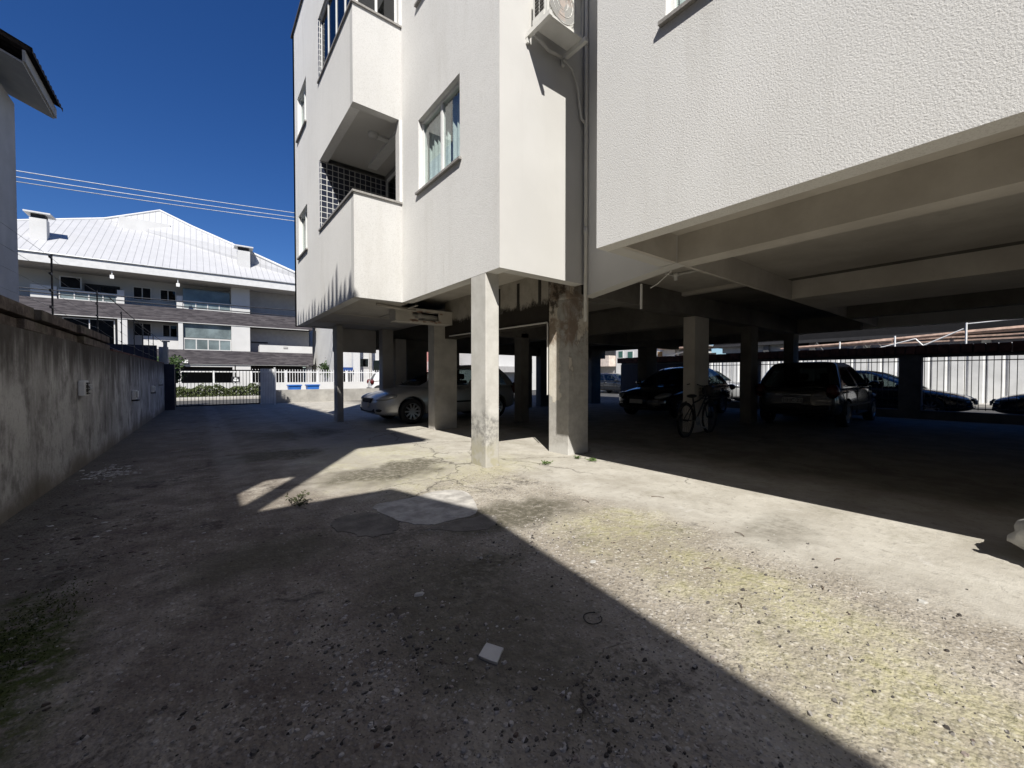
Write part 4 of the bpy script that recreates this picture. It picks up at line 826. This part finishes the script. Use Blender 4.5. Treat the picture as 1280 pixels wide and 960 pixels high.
# lower wing, whose eave end shows at the left edge of the picture
part(MB().box(-10, -3.265, 12.02, 14.45, 0, 7.45), 'wing_wall', 'housewall', NH)
b = MB(); b.prism([(-2.66, 12.3), (-2.66, 14.5), (-6, 14.5), (-6, 12.3)], 7.36, 7.40)
for v in b.b.verts: v.co.z += (-2.66-v.co.x)*.42
part(b, 'wing_soffit', 'housesoff', NH)
part(MB().box(-2.66, -2.62, 12.28, 14.52, 7.40, 7.62), 'wing_fascia', 'housesoff', NH)
b = MB(); prev = None
for i in range(241):
    y = 12.25+2.3*i/240; s = abs(math.sin(math.pi*y/.19)); k = (b.b.verts.new((-2.52, y, 7.63+.07*s)), b.b.verts.new((-6, y, 9.1+.07*s)), b.b.verts.new((-2.52, y, 7.60)))
    if prev: b.b.faces.new((prev[0], k[0], k[1], prev[1])); b.b.faces.new((prev[2], k[2], k[0], prev[0]))
    prev = k
part(b, 'wing_roof', 'tiledk', NH)
# low front house behind the camera, only its shade reaches the yard
LH = thing('neighbour_house', 'lower tiled house beside the lane, behind the viewer', 'house', (-6, -9, 0))
part(MB().prism([(-2.82, -1.94), (-2.25, -1.96), (-1.89, -3.13), (-2.21, -5.83), (-2.3, -16), (-11, -16), (-11, -1.94)], 7.9, 8.05), 'roof', 'tiledk', LH)
part(MB().box(-11, -3.0, -15.5, -2.2, 0, 7.89), 'wall', 'housewall', LH); part(MB().box(-11, -5.3, -15.5, -2.5, 8.051, 11.4), 'upper_sky_block', 'housewall', LH)  # upper box added out of view to block sky above the lane
SKYB = thing('sky_blocker', 'plain unseen block added behind the viewer to cut sky light', 'house', (3, -16, 0)); part(MB().box(-2.5, 14, -22, -15, 0, 9.5), 'wall', 'housewall', SKYB); part(MB().box(-2.7, 14.2, -22.2, -14.8, 9.501, 9.7), 'roof', 'tiledk', SKYB)  # unseen block added behind the camera to darken the yard

# ------------------------------------------------------------------ cars
def ring(w, xf, xr, z, bul, nf=8, nc=4, ns=14, rc=.18):
    """closed outline of a car's plan at one height; front at xf (small x), rear at xr; half width w"""
    P = []
    for i in range(nf+1): t = -1+2*i/nf; P.append((xf+bul*t*t, t*(w-rc), z))              # front edge, y from -w to w
    for i in range(1, nc): a = math.pi/2*i/nc; P.append((xf+bul+rc*(1-math.cos(a)), w-rc+rc*math.sin(a), z))
    for i in range(ns+1): t = i/ns; P.append((xf+bul+rc+(xr-xf-bul-2*rc)*t, w, z))
    for i in range(1, nc): a = math.pi/2*i/nc; P.append((xr-rc+rc*math.sin(a), w-rc+rc*math.cos(a), z))
    for i in range(nf+1): t = 1-2*i/nf; P.append((xr-.05*t*t, t*(w-rc), z))
    for i in range(1, nc): a = math.pi/2*i/nc; P.append((xr-rc+rc*math.cos(a), -(w-rc)-rc*math.sin(a), z))
    for i in range(ns+1): t = 1-i/ns; P.append((xf+bul+rc+(xr-xf-bul-2*rc)*t, -w, z))
    for i in range(1, nc): a = math.pi/2*i/nc; P.append((xf+bul+rc-rc*math.sin(a), -w+rc-rc*math.cos(a), z))
    return P
def car(name, label, loc, rz, L=4.2, Wd=1.75, H=1.5, paint='silver', hood=1.05, belt=.93, wsl=.95, rsl=.45, boot=0, wb=(.85, 3.4), wr=.31, nose=.62, spokes=10, plate=None, group=None, cat='car', dark=False):
    t = thing(name, label, cat, loc, rz, group); w = Wd/2
    # lower body
    tail = belt+.02 if not boot else belt+.04
    st = [(0,.60,nose-.10,.30),(.025,.80,nose,.24),(.07,.90,nose+.09,.20),(.15,.965,nose+.17,.19),(hood/L,.99,belt-.05,.19),(hood/L+.10,1,belt,.19),(.45,1,belt+.01,.19),(.6,1,belt+.02,.19),(.78,.995,tail,.2),(.90,.965,tail,.22),(.965,.90,tail-.03,.27),(1,.74,tail-.12 if not boot else tail-.16,.36)]
    b = bmesh.new(); rows = []
    for (s, wf, zt, zb) in st:
        x = s*L; ww = w*wf; h = zt-zb
        half = [(0, zb), (.55*ww, zb), (.93*ww, zb+.03), (.985*ww, zb+.13*h), (ww, zb+.42*h), (ww*.995, zb+.60*h), (ww*.965, zb+.86*h), (ww*.90, zt-.015), (ww*.55, zt+.018), (0, zt+.03)]
        full = half + [(-y, z) for (y, z) in half[-2:0:-1]]
        rows.append([b.verts.new((x, y, z)) for (y, z) in full])
    n = len(rows[0])
    for i in range(len(rows)-1):
        for k in range(n): b.faces.new((rows[i][k], rows[i][(k+1)%n], rows[i+1][(k+1)%n], rows[i+1][k]))
    b.faces.new(rows[0][::-1]); b.faces.new(rows[-1])
    bmesh.ops.recalc_face_normals(b, faces=b.faces)
    me = bpy.data.meshes.new('body'); b.to_mesh(me); b.free(); body = bpy.data.objects.new('body', me); COL.objects.link(body)
    cm = bpy.data.meshes.new('arch'); cb_ = bmesh.new()
    for x in wb:
        for sgn in (-1, 1): bmesh.ops.create_cone(cb_, cap_ends=True, segments=36, radius1=wr*1.17, radius2=wr*1.17, depth=.62, matrix=Matrix.Translation((x, sgn*(w-.02), wr+.01)) @ Matrix.Rotation(math.pi/2, 4, 'X'))
    cb_.to_mesh(cm); cb_.free(); cu = bpy.data.objects.new('arch', cm); COL.objects.link(cu)
    m1 = body.modifiers.new('s', 'SUBSURF'); m1.levels = 2; m1.render_levels = 2
    m2 = body.modifiers.new('b', 'BOOLEAN'); m2.operation = 'DIFFERENCE'; m2.object = cu; m2.solver = 'EXACT'
    bpy.context.view_layer.update(); nm = bpy.data.meshes.new_from_object(body.evaluated_get(bpy.context.evaluated_depsgraph_get()))
    body.modifiers.clear(); body.data = nm; nm.name = 'body'; nm.materials.clear(); nm.materials.append(M[paint])
    for p in nm.polygons: p.use_smooth = p.area < .02
    nm.set_sharp_from_angle(angle=R(40)); bpy.data.objects.remove(cu); body.parent = t
    # cabin: outline rings, glass where the windows are
    cx = hood; xr = L-.12 if not boot else L-boot
    hs = [0, .05, .30, .58, .82, .92, .975, 1]
    rows = []
    for h in hs:
        z = belt-.03+(H-belt+.03)*(h if h < .97 else h)
        e = h**1.12; xf = cx-.12+(wsl+.12)*e; xx = xr-rsl*h**1.5-(0 if h < .9 else (h-.9)*.6); ww = w*(.955-.245*h**1.25) - (0 if h < .9 else (h-.9)*.5)
        if h > .9: xf += (h-.9)*1.6
        rows.append(ring(ww, xf, xx, z, .17))
    n = len(rows[0]); nf, nc, ns = 8, 4, 14
    i_s1 = nf+nc-1; i_rear = i_s1+1+ns+nc-2; i_s2 = i_rear+1+nf+nc-2
    def kind(r, k):
        if r < 1 or r > 3: return 'cabin'
        if 0 <= k < nf: return 'windscreen'
        for base, mir in ((nf+nc, 0), (nf+nc+ns+1+nc-1+nf+1+nc-1, 1)):
            j = k-base
            if 0 <= j < ns:
                jj = ns-1-j if mir else j
                if jj in (6, ): return 'cabin'
                if jj <= 5: return 'side_window_a%d' % mir
                if jj <= 12: return 'side_window_b%d' % mir
        b0 = nf+nc+ns+nc
        if b0 <= k < b0+nf: return 'rear_window'
        return 'cabin'
    packs = {}
    for r in range(len(hs)-1):
        for k in range(n): packs.setdefault(kind(r, k), []).append([rows[r][k], rows[r][(k+1)%n], rows[r+1][(k+1)%n], rows[r+1][k]])
    top = rows[-1]; cxm = sum(p[0] for p in top)/n; cen = (cxm, 0, H+.03)
    inner = [(cxm+(p[0]-cxm)*.6, p[1]*.6, H+.022) for p in top]
    for k in range(n):
        packs['cabin'].append([top[k], top[(k+1)%n], inner[(k+1)%n], inner[k]]); packs['cabin'].append([inner[k], inner[(k+1)%n], cen])
    for nmn, qs in packs.items():
        mb = MB()
        for q in qs: mb.face(q)
        cab = nmn == 'cabin'; nm2 = nmn.split('_a')[0].split('_b')[0]
        o = mb.build(nm2, M[paint] if cab else M['glass_tint' if dark else 'carglass'], t, smooth=True, weld=True)
    se = MB()
    for x in (hood+1.0, hood+1.9):
        for y in (-.36, .36): se.box(x, x+.13, y-.22, y+.22, .5, 1.08, bev=.04); se.box(x+.02, x+.10, y-.11, y+.11, 1.1, 1.27, bev=.03)
    se.build('seats', M['seat'], t)
    # wheels
    for x in wb:
        for sgn in (-1, 1):
            y = sgn*(w-.11); wm = MB(); k = wr
            wm.lathe([(k*.66,-.095),(k*.80,-.105),(k*.95,-.095),(k,-.06),(k,.06),(k*.95,.095),(k*.80,.105),(k*.66,.095)], (x, y, k), 'Y', 40); wo = wm.build('wheel', M['rubber'], t, smooth=True)
            rm = MB(); s2 = sgn*.085
            rm.lathe([(k*.70, s2), (k*.67, s2+.008*sgn), (k*.62, s2-.01*sgn), (k*.60, s2-.09*sgn)], (x, y, k), 'Y', 40)
            for q in range(spokes):
                a = 2*math.pi*q/spokes; ca, sa = math.cos(a), math.sin(a); hw = .018
                pts = [(k*.10, hw*1.2), (k*.63, hw), (k*.63, -hw), (k*.10, -hw*1.2)]
                lo = [(x+r*ca-o_*sa, y+s2-.02*sgn, k+r*sa+o_*ca) for r, o_ in pts]; hi = [(p[0], y+s2+.004*sgn-(0.012*sgn if i in (0, 3) else 0), p[2]) for i, p in enumerate(lo)]
                rm.face(hi); 
                for i in range(4): rm.face([lo[i], lo[(i+1)%4], hi[(i+1)%4], hi[i]])
            rm.lathe([(.001, s2-.006*sgn), (k*.17, s2-.006*sgn), (k*.18, s2-.03*sgn)], (x, y, k), 'Y', 18); rm.build('rim', M['chrome'], wo)
            dk = MB(); dk.lathe([(.001, 0), (k*.66, 0)], (x, y+sgn*.01, k), 'Y', 30); dk.build('brake_disc', M['trim'], wo)
    # front
    for sgn in (-1, 1):
        h = MB(); h.blob((.29, sgn*w*.745, nose+.0), (.26, .15, .075), 3); bmesh.ops.rotate(h.b, verts=h.b.verts, cent=(.29, sgn*w*.745, nose+.0), matrix=Matrix.Rotation(sgn*.55, 3, 'Z') @ Matrix.Rotation(-.22, 3, 'Y')); h.build('headlight', M['lens'], t, smooth=True)
        tl = MB(); tl.blob((L-.10, sgn*w*.82, belt-.10), (.13, .13, .17 if not boot else .1), 3); tl.build('tail_light', M['red'], t, smooth=True)
        mi = MB(); mi.blob((hood+.42, sgn*(w+.09), belt+.06), (.07, .11, .075), 2); mi.tube([(hood+.44, sgn*(w-.08), belt), (hood+.43, sgn*(w+.04), belt+.03)], .025, 6); mi.build('mirror', M[paint], t, smooth=True)
        fg = MB(); fg.blob((.13, sgn*w*.66, .36), (.09, .13, .055), 2); fg.build('fog_lamp', M['trim'], t, smooth=True)
        hd = MB()
        for x in (hood+1.35, hood+2.25): hd.box(x, x+.17, sgn*(w-.012)-.02, sgn*(w-.012)+.03, belt-.14, belt-.105, bev=.01)
        hd.build('door_handles', M[paint], t)
        sm = MB()
        for x in (hood+.42, hood+1.52, hood+2.45): sm.box(x-.004, x+.004, sgn*w-.02, sgn*w+.0015, .30, belt-.06)
        sm.box(hood+.3, hood+2.5, sgn*w-.02, sgn*w+.004, .50, .54); sm.build('door_seams', M['trim'], t)
    gq = MB(); gq.box(.0, .10, -.33, .33, nose-.13, nose-.01, bev=.03); gq.build('grille', M['trim'], t)
    gq = MB(); gq.box(.02, .12, -.52, .52, .29, .40, bev=.03); gq.build('bumper_intake', M['trim'], t)
    pf_ = MB(); pf_.box(-.035, .02, -.20, .20, .42, .54, bev=.006); po = pf_.build('number_plate', M['plate'], t)
    # rear
    br_ = MB(); br_.box(L-.10, L+.05, -w*.8, w*.8, .42, .52, bev=.035); br_.build('rear_bumper_strip', M['trim'], t)
    rp = MB(); rp.box(L-.03, L+.035, -.21, .21, .56, .69, bev=.006); ro = rp.build('number_plate', M['plate'], t)
    hb = MB(); hb.box(L-.05, L+.03, -.36, .36, .745, .775, bev=.01); hb.build('tailgate_strip', M['chrome'], t)
    wp_ = MB(); wp_.tube([(hood+.05, -.5, belt+.02), (hood+.17, .1, belt+.08)], .012, 5); wp_.tube([(hood+.05, .25, belt+.02), (hood+.17, .75*w, belt+.08)], .012, 5); wp_.build('wipers', M['trim'], t)
    return t
car('parked_car', 'silver hatchback parked nose-out under the block behind the square pillars', (3.35, 10.35, 0), 0, 4.3, 1.78, 1.50, 'silver', 1.05, .95, 1.2, .5, wb=(.87, 3.45), wr=.315, nose=.66)
car('parked_car', 'black saloon parked facing the yard behind the leaning bicycle', (9.9, 6.95, 0), 0, 4.4, 1.76, 1.47, 'black', 1.1, .93, 1.0, .8, boot=.45, nose=.64)
hatch = car('parked_car', 'dark hatchback seen from its rear in the shade under the block', (15.2, 3.5, 0), math.pi, 4.0, 1.80, 1.53, 'grey', .98, .95, .95, .42, wb=(.8, 3.25), nose=.64, dark=True)
car('parked_car', 'dark saloon parked along the back fence beyond the hatchback', (17.9, 1.0, -.05), R(90), 4.4, 1.75, 1.42, 'bluecar', 1.1, .90, 1.0, .8, boot=.45, nose=.6)
car('parked_car', 'dark car at the right edge behind the back fence, only its bonnet in view', (17.9, .7, -.05), R(-90), 4.2, 1.75, 1.42, 'bluecar', 1.1, .90, 1.0, .6, nose=.6)
car('parked_car', 'silver sport utility car in the sunny back street behind the bars', (21.0, 8.35, -.06), R(90), 4.3, 1.82, 1.62, 'silver', 1.05, 1.02, .7, .4, wr=.35, nose=.78, spokes=7)
car('parked_car', 'dark car in the back street seen past the black saloon', (24.0, 16.4, -.06), R(90), 4.2, 1.75, 1.45, 'bluecar', 1.05, .92, .95, .5)
car('parked_car', 'white van-like car in the street beyond the low grey wall', (12.4, 25.2, -.05), R(170), 3.9, 1.68, 1.5, 'whcar', .8, .98, .45, .3, nose=.75)
# registration characters on the hatchback's plate, as far as the photo lets them be read
cu = bpy.data.curves.new('plate_text', 'FONT'); cu.body = 'HHC·23'; cu.size = .115; cu.extrude = .002; cu.align_x = 'CENTER'; cu.align_y = 'CENTER'
to = bpy.data.objects.new('plate_text', cu); COL.objects.link(to); bpy.context.view_layer.update()
tm = bpy.data.meshes.new_from_object(to.evaluated_get(bpy.context.evaluated_depsgraph_get())); bpy.data.objects.remove(to)
tx = bpy.data.objects.new('plate_lettering', tm); COL.objects.link(tx); tm.materials.clear(); tm.materials.append(M['ink'])
pl_ = [c for c in hatch.children if c.name.startswith('number_plate')][-1]
tx.parent = pl_; tx.matrix_local = Matrix.Translation((4.037, 0, .625)) @ Matrix.Rotation(math.pi/2, 4, 'Z') @ Matrix.Rotation(math.pi/2, 4, 'X')

# ------------------------------------------------------------------ bicycle leaning at the pillar
BK = thing('bicycle', 'black bicycle with a front basket leaning on a pillar beside the black saloon', 'bicycle', (7.55, 4.16, 0), R(3))
def bw(x):
    b = MB(); r = .33
    b.tube([(x+r*math.cos(t), 0, r+r*math.sin(t)) for t in [2*math.pi*i/40 for i in range(41)]], .022, 8); o = b.build('wheel', M['rubber'], BK, smooth=True)
    b = MB(); b.tube([(x+.30*math.cos(t), 0, r+.30*math.sin(t)) for t in [2*math.pi*i/40 for i in range(41)]], .012, 6)
    for i in range(28): a = 2*math.pi*i/28; b.tube([(x+.03*math.cos(a+.5), .02*(-1)**i, r+.03*math.sin(a+.5)), (x+.30*math.cos(a), 0, r+.30*math.sin(a))], .0016, 3)
    b.tube([(x, -.05, r), (x, .05, r)], .022, 8); sub(b, 'rim', 'dkmetal', o)
bw(0); bw(1.06)
b = MB(); bbx, hx_ = (.43, 0, .29), (.86, 0, .74)
b.tube([bbx, (.60, 0, .48), (.74, 0, .62), hx_], .018, 8); b.tube([(.31, 0, .66), (.55, 0, .70), (.85, 0, .80)], .016, 8); b.tube([bbx, (.29, 0, .76)], .017, 8); b.tube([(0, .05, .33), bbx], .011, 6); b.tube([(0, -.05, .33), bbx], .011, 6); b.tube([(0, .05, .33), (.32, 0, .66)], .010, 6); b.tube([(0, -.05, .33), (.32, 0, .66)], .010, 6); b.tube([(.87, 0, .70), (.835, 0, .88)], .020, 8); b.build('frame', M['dkmetal'], BK, smooth=True)
b = MB(); b.tube([(1.06, .055, .33), (.93, .055, .66), (.875, .03, .70), (.875, -.03, .70), (.93, -.055, .66), (1.06, -.055, .33)], .012, 6); b.build('fork', M['dkmetal'], BK, smooth=True)
b = MB(); b.tube([(.835, 0, .86), (.82, 0, .98)], .013, 6); b.tube([(.66, .30, 1.02), (.80, .22, 1.05), (.83, .06, .985), (.83, -.06, .985), (.80, -.22, 1.05), (.66, -.30, 1.02)], .012, 6); b.build('handlebar', M['dkmetal'], BK, smooth=True)
b = MB(); b.blob((.24, 0, .80), (.15, .085, .04), 2); b.tube([(.29, 0, .74), (.27, 0, .79)], .012, 6); b.build('saddle', M['trim'], BK, smooth=True)
b = MB(); b.lathe([(.03,-.005),(.09,-.005),(.09,.005),(.03,.005)], (.43, -.04, .29), 'Y', 24); b.tube([(.43, -.06, .29), (.52, -.07, .16)], .010, 6); b.tube([(.43, .06, .29), (.34, .07, .42)], .010, 6); b.box(.47, .57, -.16, -.07, .145, .17, bev=.005); b.box(.29, .39, .07, .16, .41, .435, bev=.005); b.build('crank', M['steel'], BK)
b = MB()
for z in (.72, .79, .86, .93, 1.0): 
    k = (z-.72)/.28; b.tube([(.90-.02*k, -.14-.03*k, z), (1.14+.05*k, -.14-.03*k, z), (1.14+.05*k, .14+.03*k, z), (.90-.02*k, .14+.03*k, z), (.90-.02*k, -.14-.03*k, z)], .004, 4)
for i in range(9): y = -.14+.28*i/8; b.tube([(1.14, y, .72), (1.19, y*1.2, 1.0)], .003, 4); b.tube([(.90, y, .72), (.88, y*1.2, 1.0)], .003, 4); b.tube([(.90, y, .72), (1.14, y, .72)], .003, 4)
for i in range(7): x = .90+.24*i/6; b.tube([(x, -.14, .72), (x, -.17, 1.0)], .003, 4); b.tube([(x, .14, .72), (x, .17, 1.0)], .003, 4)
b.build('basket', M['basket'], BK)
b = MB(); b.blob((1.0, .02, .88), (.12, .12, .13), 2, .12, 4); b.build('basket_load', M['basket'], BK)
for q in ([(.0, 0, .69), (-.16, 0, .65), (-.28, 0, .53)], [(1.10, 0, .69), (1.22, 0, .63), (1.33, 0, .52)]): MB().tube(q, .021, 6).build('mudguard', M['trim'], BK, smooth=True)

# ------------------------------------------------------------------ small things on the ground
def outline(mb, pts, z0, z1, wob=.02, seed=1, sub_=5):
    rn = random.Random(seed); q = []
    if len(pts) > 4:
        for _ in range(2): pts = [p for i in range(len(pts)) for p in ((pts[i][0]*.8+pts[(i+1) % len(pts)][0]*.2, pts[i][1]*.8+pts[(i+1) % len(pts)][1]*.2), (pts[i][0]*.2+pts[(i+1) % len(pts)][0]*.8, pts[i][1]*.2+pts[(i+1) % len(pts)][1]*.8))]
        sub_ = 2
    for i in range(len(pts)):
        a, b = pts[i], pts[(i+1) % len(pts)]
        for k in range(sub_):
            t = k/sub_; q.append((a[0]+(b[0]-a[0])*t+rn.uniform(-wob, wob), a[1]+(b[1]-a[1])*t+rn.uniform(-wob, wob)))
    return mb.prism(q, z0, z1)
tag(outline(MB(), [(1.20, 3.75), (1.32, 3.07), (1.50, 2.92), (1.95, 2.94), (2.20, 3.60), (2.02, 3.80), (1.62, 3.72)], -.02, .005, .012, 3).build('inspection_cover', M['slab']), 'pale cement inspection slab half in sun and half in shade', 'slab')
struct(outline(MB(), [(.80, 3.35), (.98, 2.98), (1.20, 2.98), (1.32, 3.2), (1.2, 3.55), (.92, 3.6)], -.02, .005, .02, 5).build('cement_patch', M['patch']))
struct(outline(MB(), [(1.35, 2.9), (1.75, 2.55), (2.0, 2.75), (1.95, 2.9), (1.5, 2.9)], -.02, .003, .02, 6).build('cement_patch', M['patch']))
tag(outline(MB(), [(.925, 1.425), (1.0, 1.475), (1.04, 1.40), (.965, 1.345)], .001, .012, .002, 2, 3).build('tile_fragment', M['ceramic']), 'square off-white tile fragment lying in the shade in the foreground', 'tile')
b = MB(); b.tube([(1.52+.048*math.cos(t)*(1+.1*math.sin(2*t)), 1.31+.045*math.sin(t), .008) for t in [.5+5.5*i/30 for i in range(31)]], .0025, 5); tag(b.build('wire_ring', M['rubber']), 'small dark wire ring lying near the shadow edge', 'ring')
def weed(x, y, h, r, n, m, lab, seed):
    rn = random.Random(seed); t = thing('weed', lab, 'weed', (x, y, 0), 0, 'weeds in the yard'); b = MB(); st = MB()
    for k in range(max(5, n//7)):
        a = rn.uniform(0, 6.28); l = rn.uniform(.4, 1)*r; e = Vector((l*math.cos(a), l*math.sin(a), rn.uniform(.3, 1)*h)); st.tube([(0, 0, 0), e*.55+Vector((0, 0, h*.15)), e], .0025, 4)
        for j in range(7):
            c = e*rn.uniform(.35, 1.05)+Vector((rn.gauss(0, .012), rn.gauss(0, .012), rn.uniform(0, .02))); s = rn.uniform(.012, .024); d = Vector((rn.gauss(0,1), rn.gauss(0,1), rn.gauss(0,.5))).normalized(); q = d.orthogonal().normalized()
            b.face([c-d*s, c+q*s*.4, c+d*s, c-q*s*.4])
    st.build('stems', M[m], t); b.build('leaves', M[m], t)
weed(.72, 4.12, .11, .16, 90, 'weeddk', 'dark straggly weed by the lit patch in the shaded lane', 1)
weed(3.70, 4.03, .05, .09, 60, 'weed', 'small green weed in the sun between column and pillar', 2)
weed(4.33, 4.02, .035, .07, 40, 'weed', 'tiny weed at the foot of the stained pillar', 3)
weed(4.35, 3.78, .05, .09, 55, 'weed', 'green weed at the shade line right of the stained pillar', 4)
def scatter(name, n, fn, s0, s1, m, seed, flat=.5):
    rn = random.Random(seed); b = MB()
    for _ in range(n):
        x, y = fn(rn); s = s0*(s1/s0)**(rn.random()**1.8); k = rn.randint(5, 7); a0 = rn.uniform(0, 6.28); h = s*flat*rn.uniform(.5, 1.2); tx_, ty_ = rn.uniform(-.3, .3), rn.uniform(-.3, .3)
        lo, hi = [], []
        for i in range(k):
            a = a0+6.283*i/k+rn.uniform(-.25, .25); rr = s*rn.uniform(.7, 1.2); px, py = rr*math.cos(a)*1.25, rr*math.sin(a)*.85
            lo.append(b.b.verts.new((x+px, y+py, -.004))); hi.append(b.b.verts.new((x+px*.62, y+py*.62, h*(.7+tx_*px/s+ty_*py/s))))
        b.b.faces.new(hi)
        for i in range(k): b.b.faces.new((lo[i], lo[(i+1)%k], hi[(i+1)%k], hi[i]))
    return struct(b.build(name, M[m]), 'stuff')
def clump(spots):
    def f(rn):
        c = rn.choice(spots); return (rn.gauss(c[0], c[2]), rn.gauss(c[1], c[3]))
    return f
scatter('gravel', 2600, clump([(.75, 1.15, .28, .28), (.9, .8, .25, .2), (.45, 1.9, .3, .25), (1.25, .85, .3, .2), (.3, 1.3, .4, .4), (.62, 1.6, .2, .15), (-.2, 1.6, .4, .5), (1.9, 2.3, .35, .25), (2.5, 1.2, .5, .5), (2.3, .5, .4, .4)]), .0035, .0145, 'gravel', 21, .8)
scatter('gravel', 2600, lambda rn: (rn.uniform(-.9, 3.0), -.3+4.6*rn.random()**1.5), .003, .0105, 'gravel', 22, .65)
scatter('leaf_litter', 420, clump([(-.95, 4.6, .12, .5), (-.85, 3.6, .15, .6), (-.9, 6.4, .12, .8), (-.6, 4.2, .2, .4)]), .008, .026, 'coping', 23, .35)
scatter('plaster_rubble', 170, clump([(-.95, 7.0, .10, .22), (-.80, 6.85, .12, .18), (-.9, 7.2, .08, .25)]), .008, .032, 'shard', 24, .35)
scatter('plaster_rubble', 34, clump([(-.75, 4.55, .15, .2), (-.6, 4.2, .2, .3), (.1, 3.9, .3, .4)]), .008, .022, 'shard', 25, .35)
scatter('pale_chips', 130, lambda rn: (rn.uniform(.2, 4.2), rn.uniform(.1, 4.0)), .004, .011, 'shard', 26, .4)
for i, (x, y, s, lab) in enumerate(((2.0, 1.72, .028, 'flat white plaster lump on the sunny gravel near the algae stain'), (3.02, .34, .03, 'white plaster chip on the sunny concrete toward the right edge'), (.95, 2.05, .035, 'pale cement flake in the shaded gravel'))):
    tag(scatter('plaster_chip', 1, lambda rn: (x, y), s, s*1.05, 'shard', 40+i, .35), lab, 'chip').pop('kind')
rn = random.Random(31); b = MB()
def mf(rn): y = rn.gauss(2.35, .42); return (-.78+.16*(y-2.3)+rn.gauss(0, .09), y, rn.uniform(0, .016))
leaves(b, mf, 6500, .004, .009, rn); struct(b.build('moss', M['moss']), 'stuff')
b = MB(); 
for (x, y, a, l) in ((2.9, 2.55, 1.2, .1), (1.55, 2.0, .3, .06), (3.2, 1.3, .9, .09), (2.5, 1.2, 2.2, .05), (2.2, .9, .5, .05), (3.6, 2.2, 1.9, .12), (3.3, .75, 2.6, .06), (2.75, .7, .2, .04)): b.tube([(x, y, .006), (x+l*.5*math.cos(a), y+l*.5*math.sin(a), .010), (x+l*math.cos(a+.25), y+l*math.sin(a+.25), .005)], .0028, 5)
struct(b.build('twigs', M['bark']), 'stuff')
# sack at the right edge
SK = thing('plastic_sack', 'crumpled white plastic sack with knotted ears on the sunny ground at the right edge', 'sack', (4.25, -.225, 0))
rn = random.Random(12); b = MB(); g = bmesh.ops.create_icosphere(b.b, subdivisions=4, radius=1)
import mathutils.noise as mn
for v in b.b.verts:
    p = v.co.copy(); k = 1+.25*mn.noise(p*1.7)+.22*abs(mn.noise(p*3.6))+.14*abs(mn.noise(p*8))-.06; q = Vector((p.x*.28*k, p.y*.26*k, p.z*.19*k+.165)); q.z = max(q.z, .002+.004*rn.random()); v.co = q
b.build('bag', M['sack'], SK, smooth=True)
b = MB()
for (dx, dy, dz, l) in ((-.07, .06, .35, .15), (-.02, .02, .36, .12), (-.13, .16, .24, .11)):
    a = rn.uniform(0, 6); pts = [(dx, dy, dz-.05), (dx-.02, dy+.03, dz), (dx-.03+.03*math.cos(a), dy+.05, dz+l*.5)]; b.tube(pts, [.04, .018, .036], 7)
b.build('knot', M['sack'], SK, smooth=True)
b = MB(); b.tube([(-.12, .10, .16), (-.19, .165, .34)], .008, 6); b.build('tie_strip', M['sack'], SK)
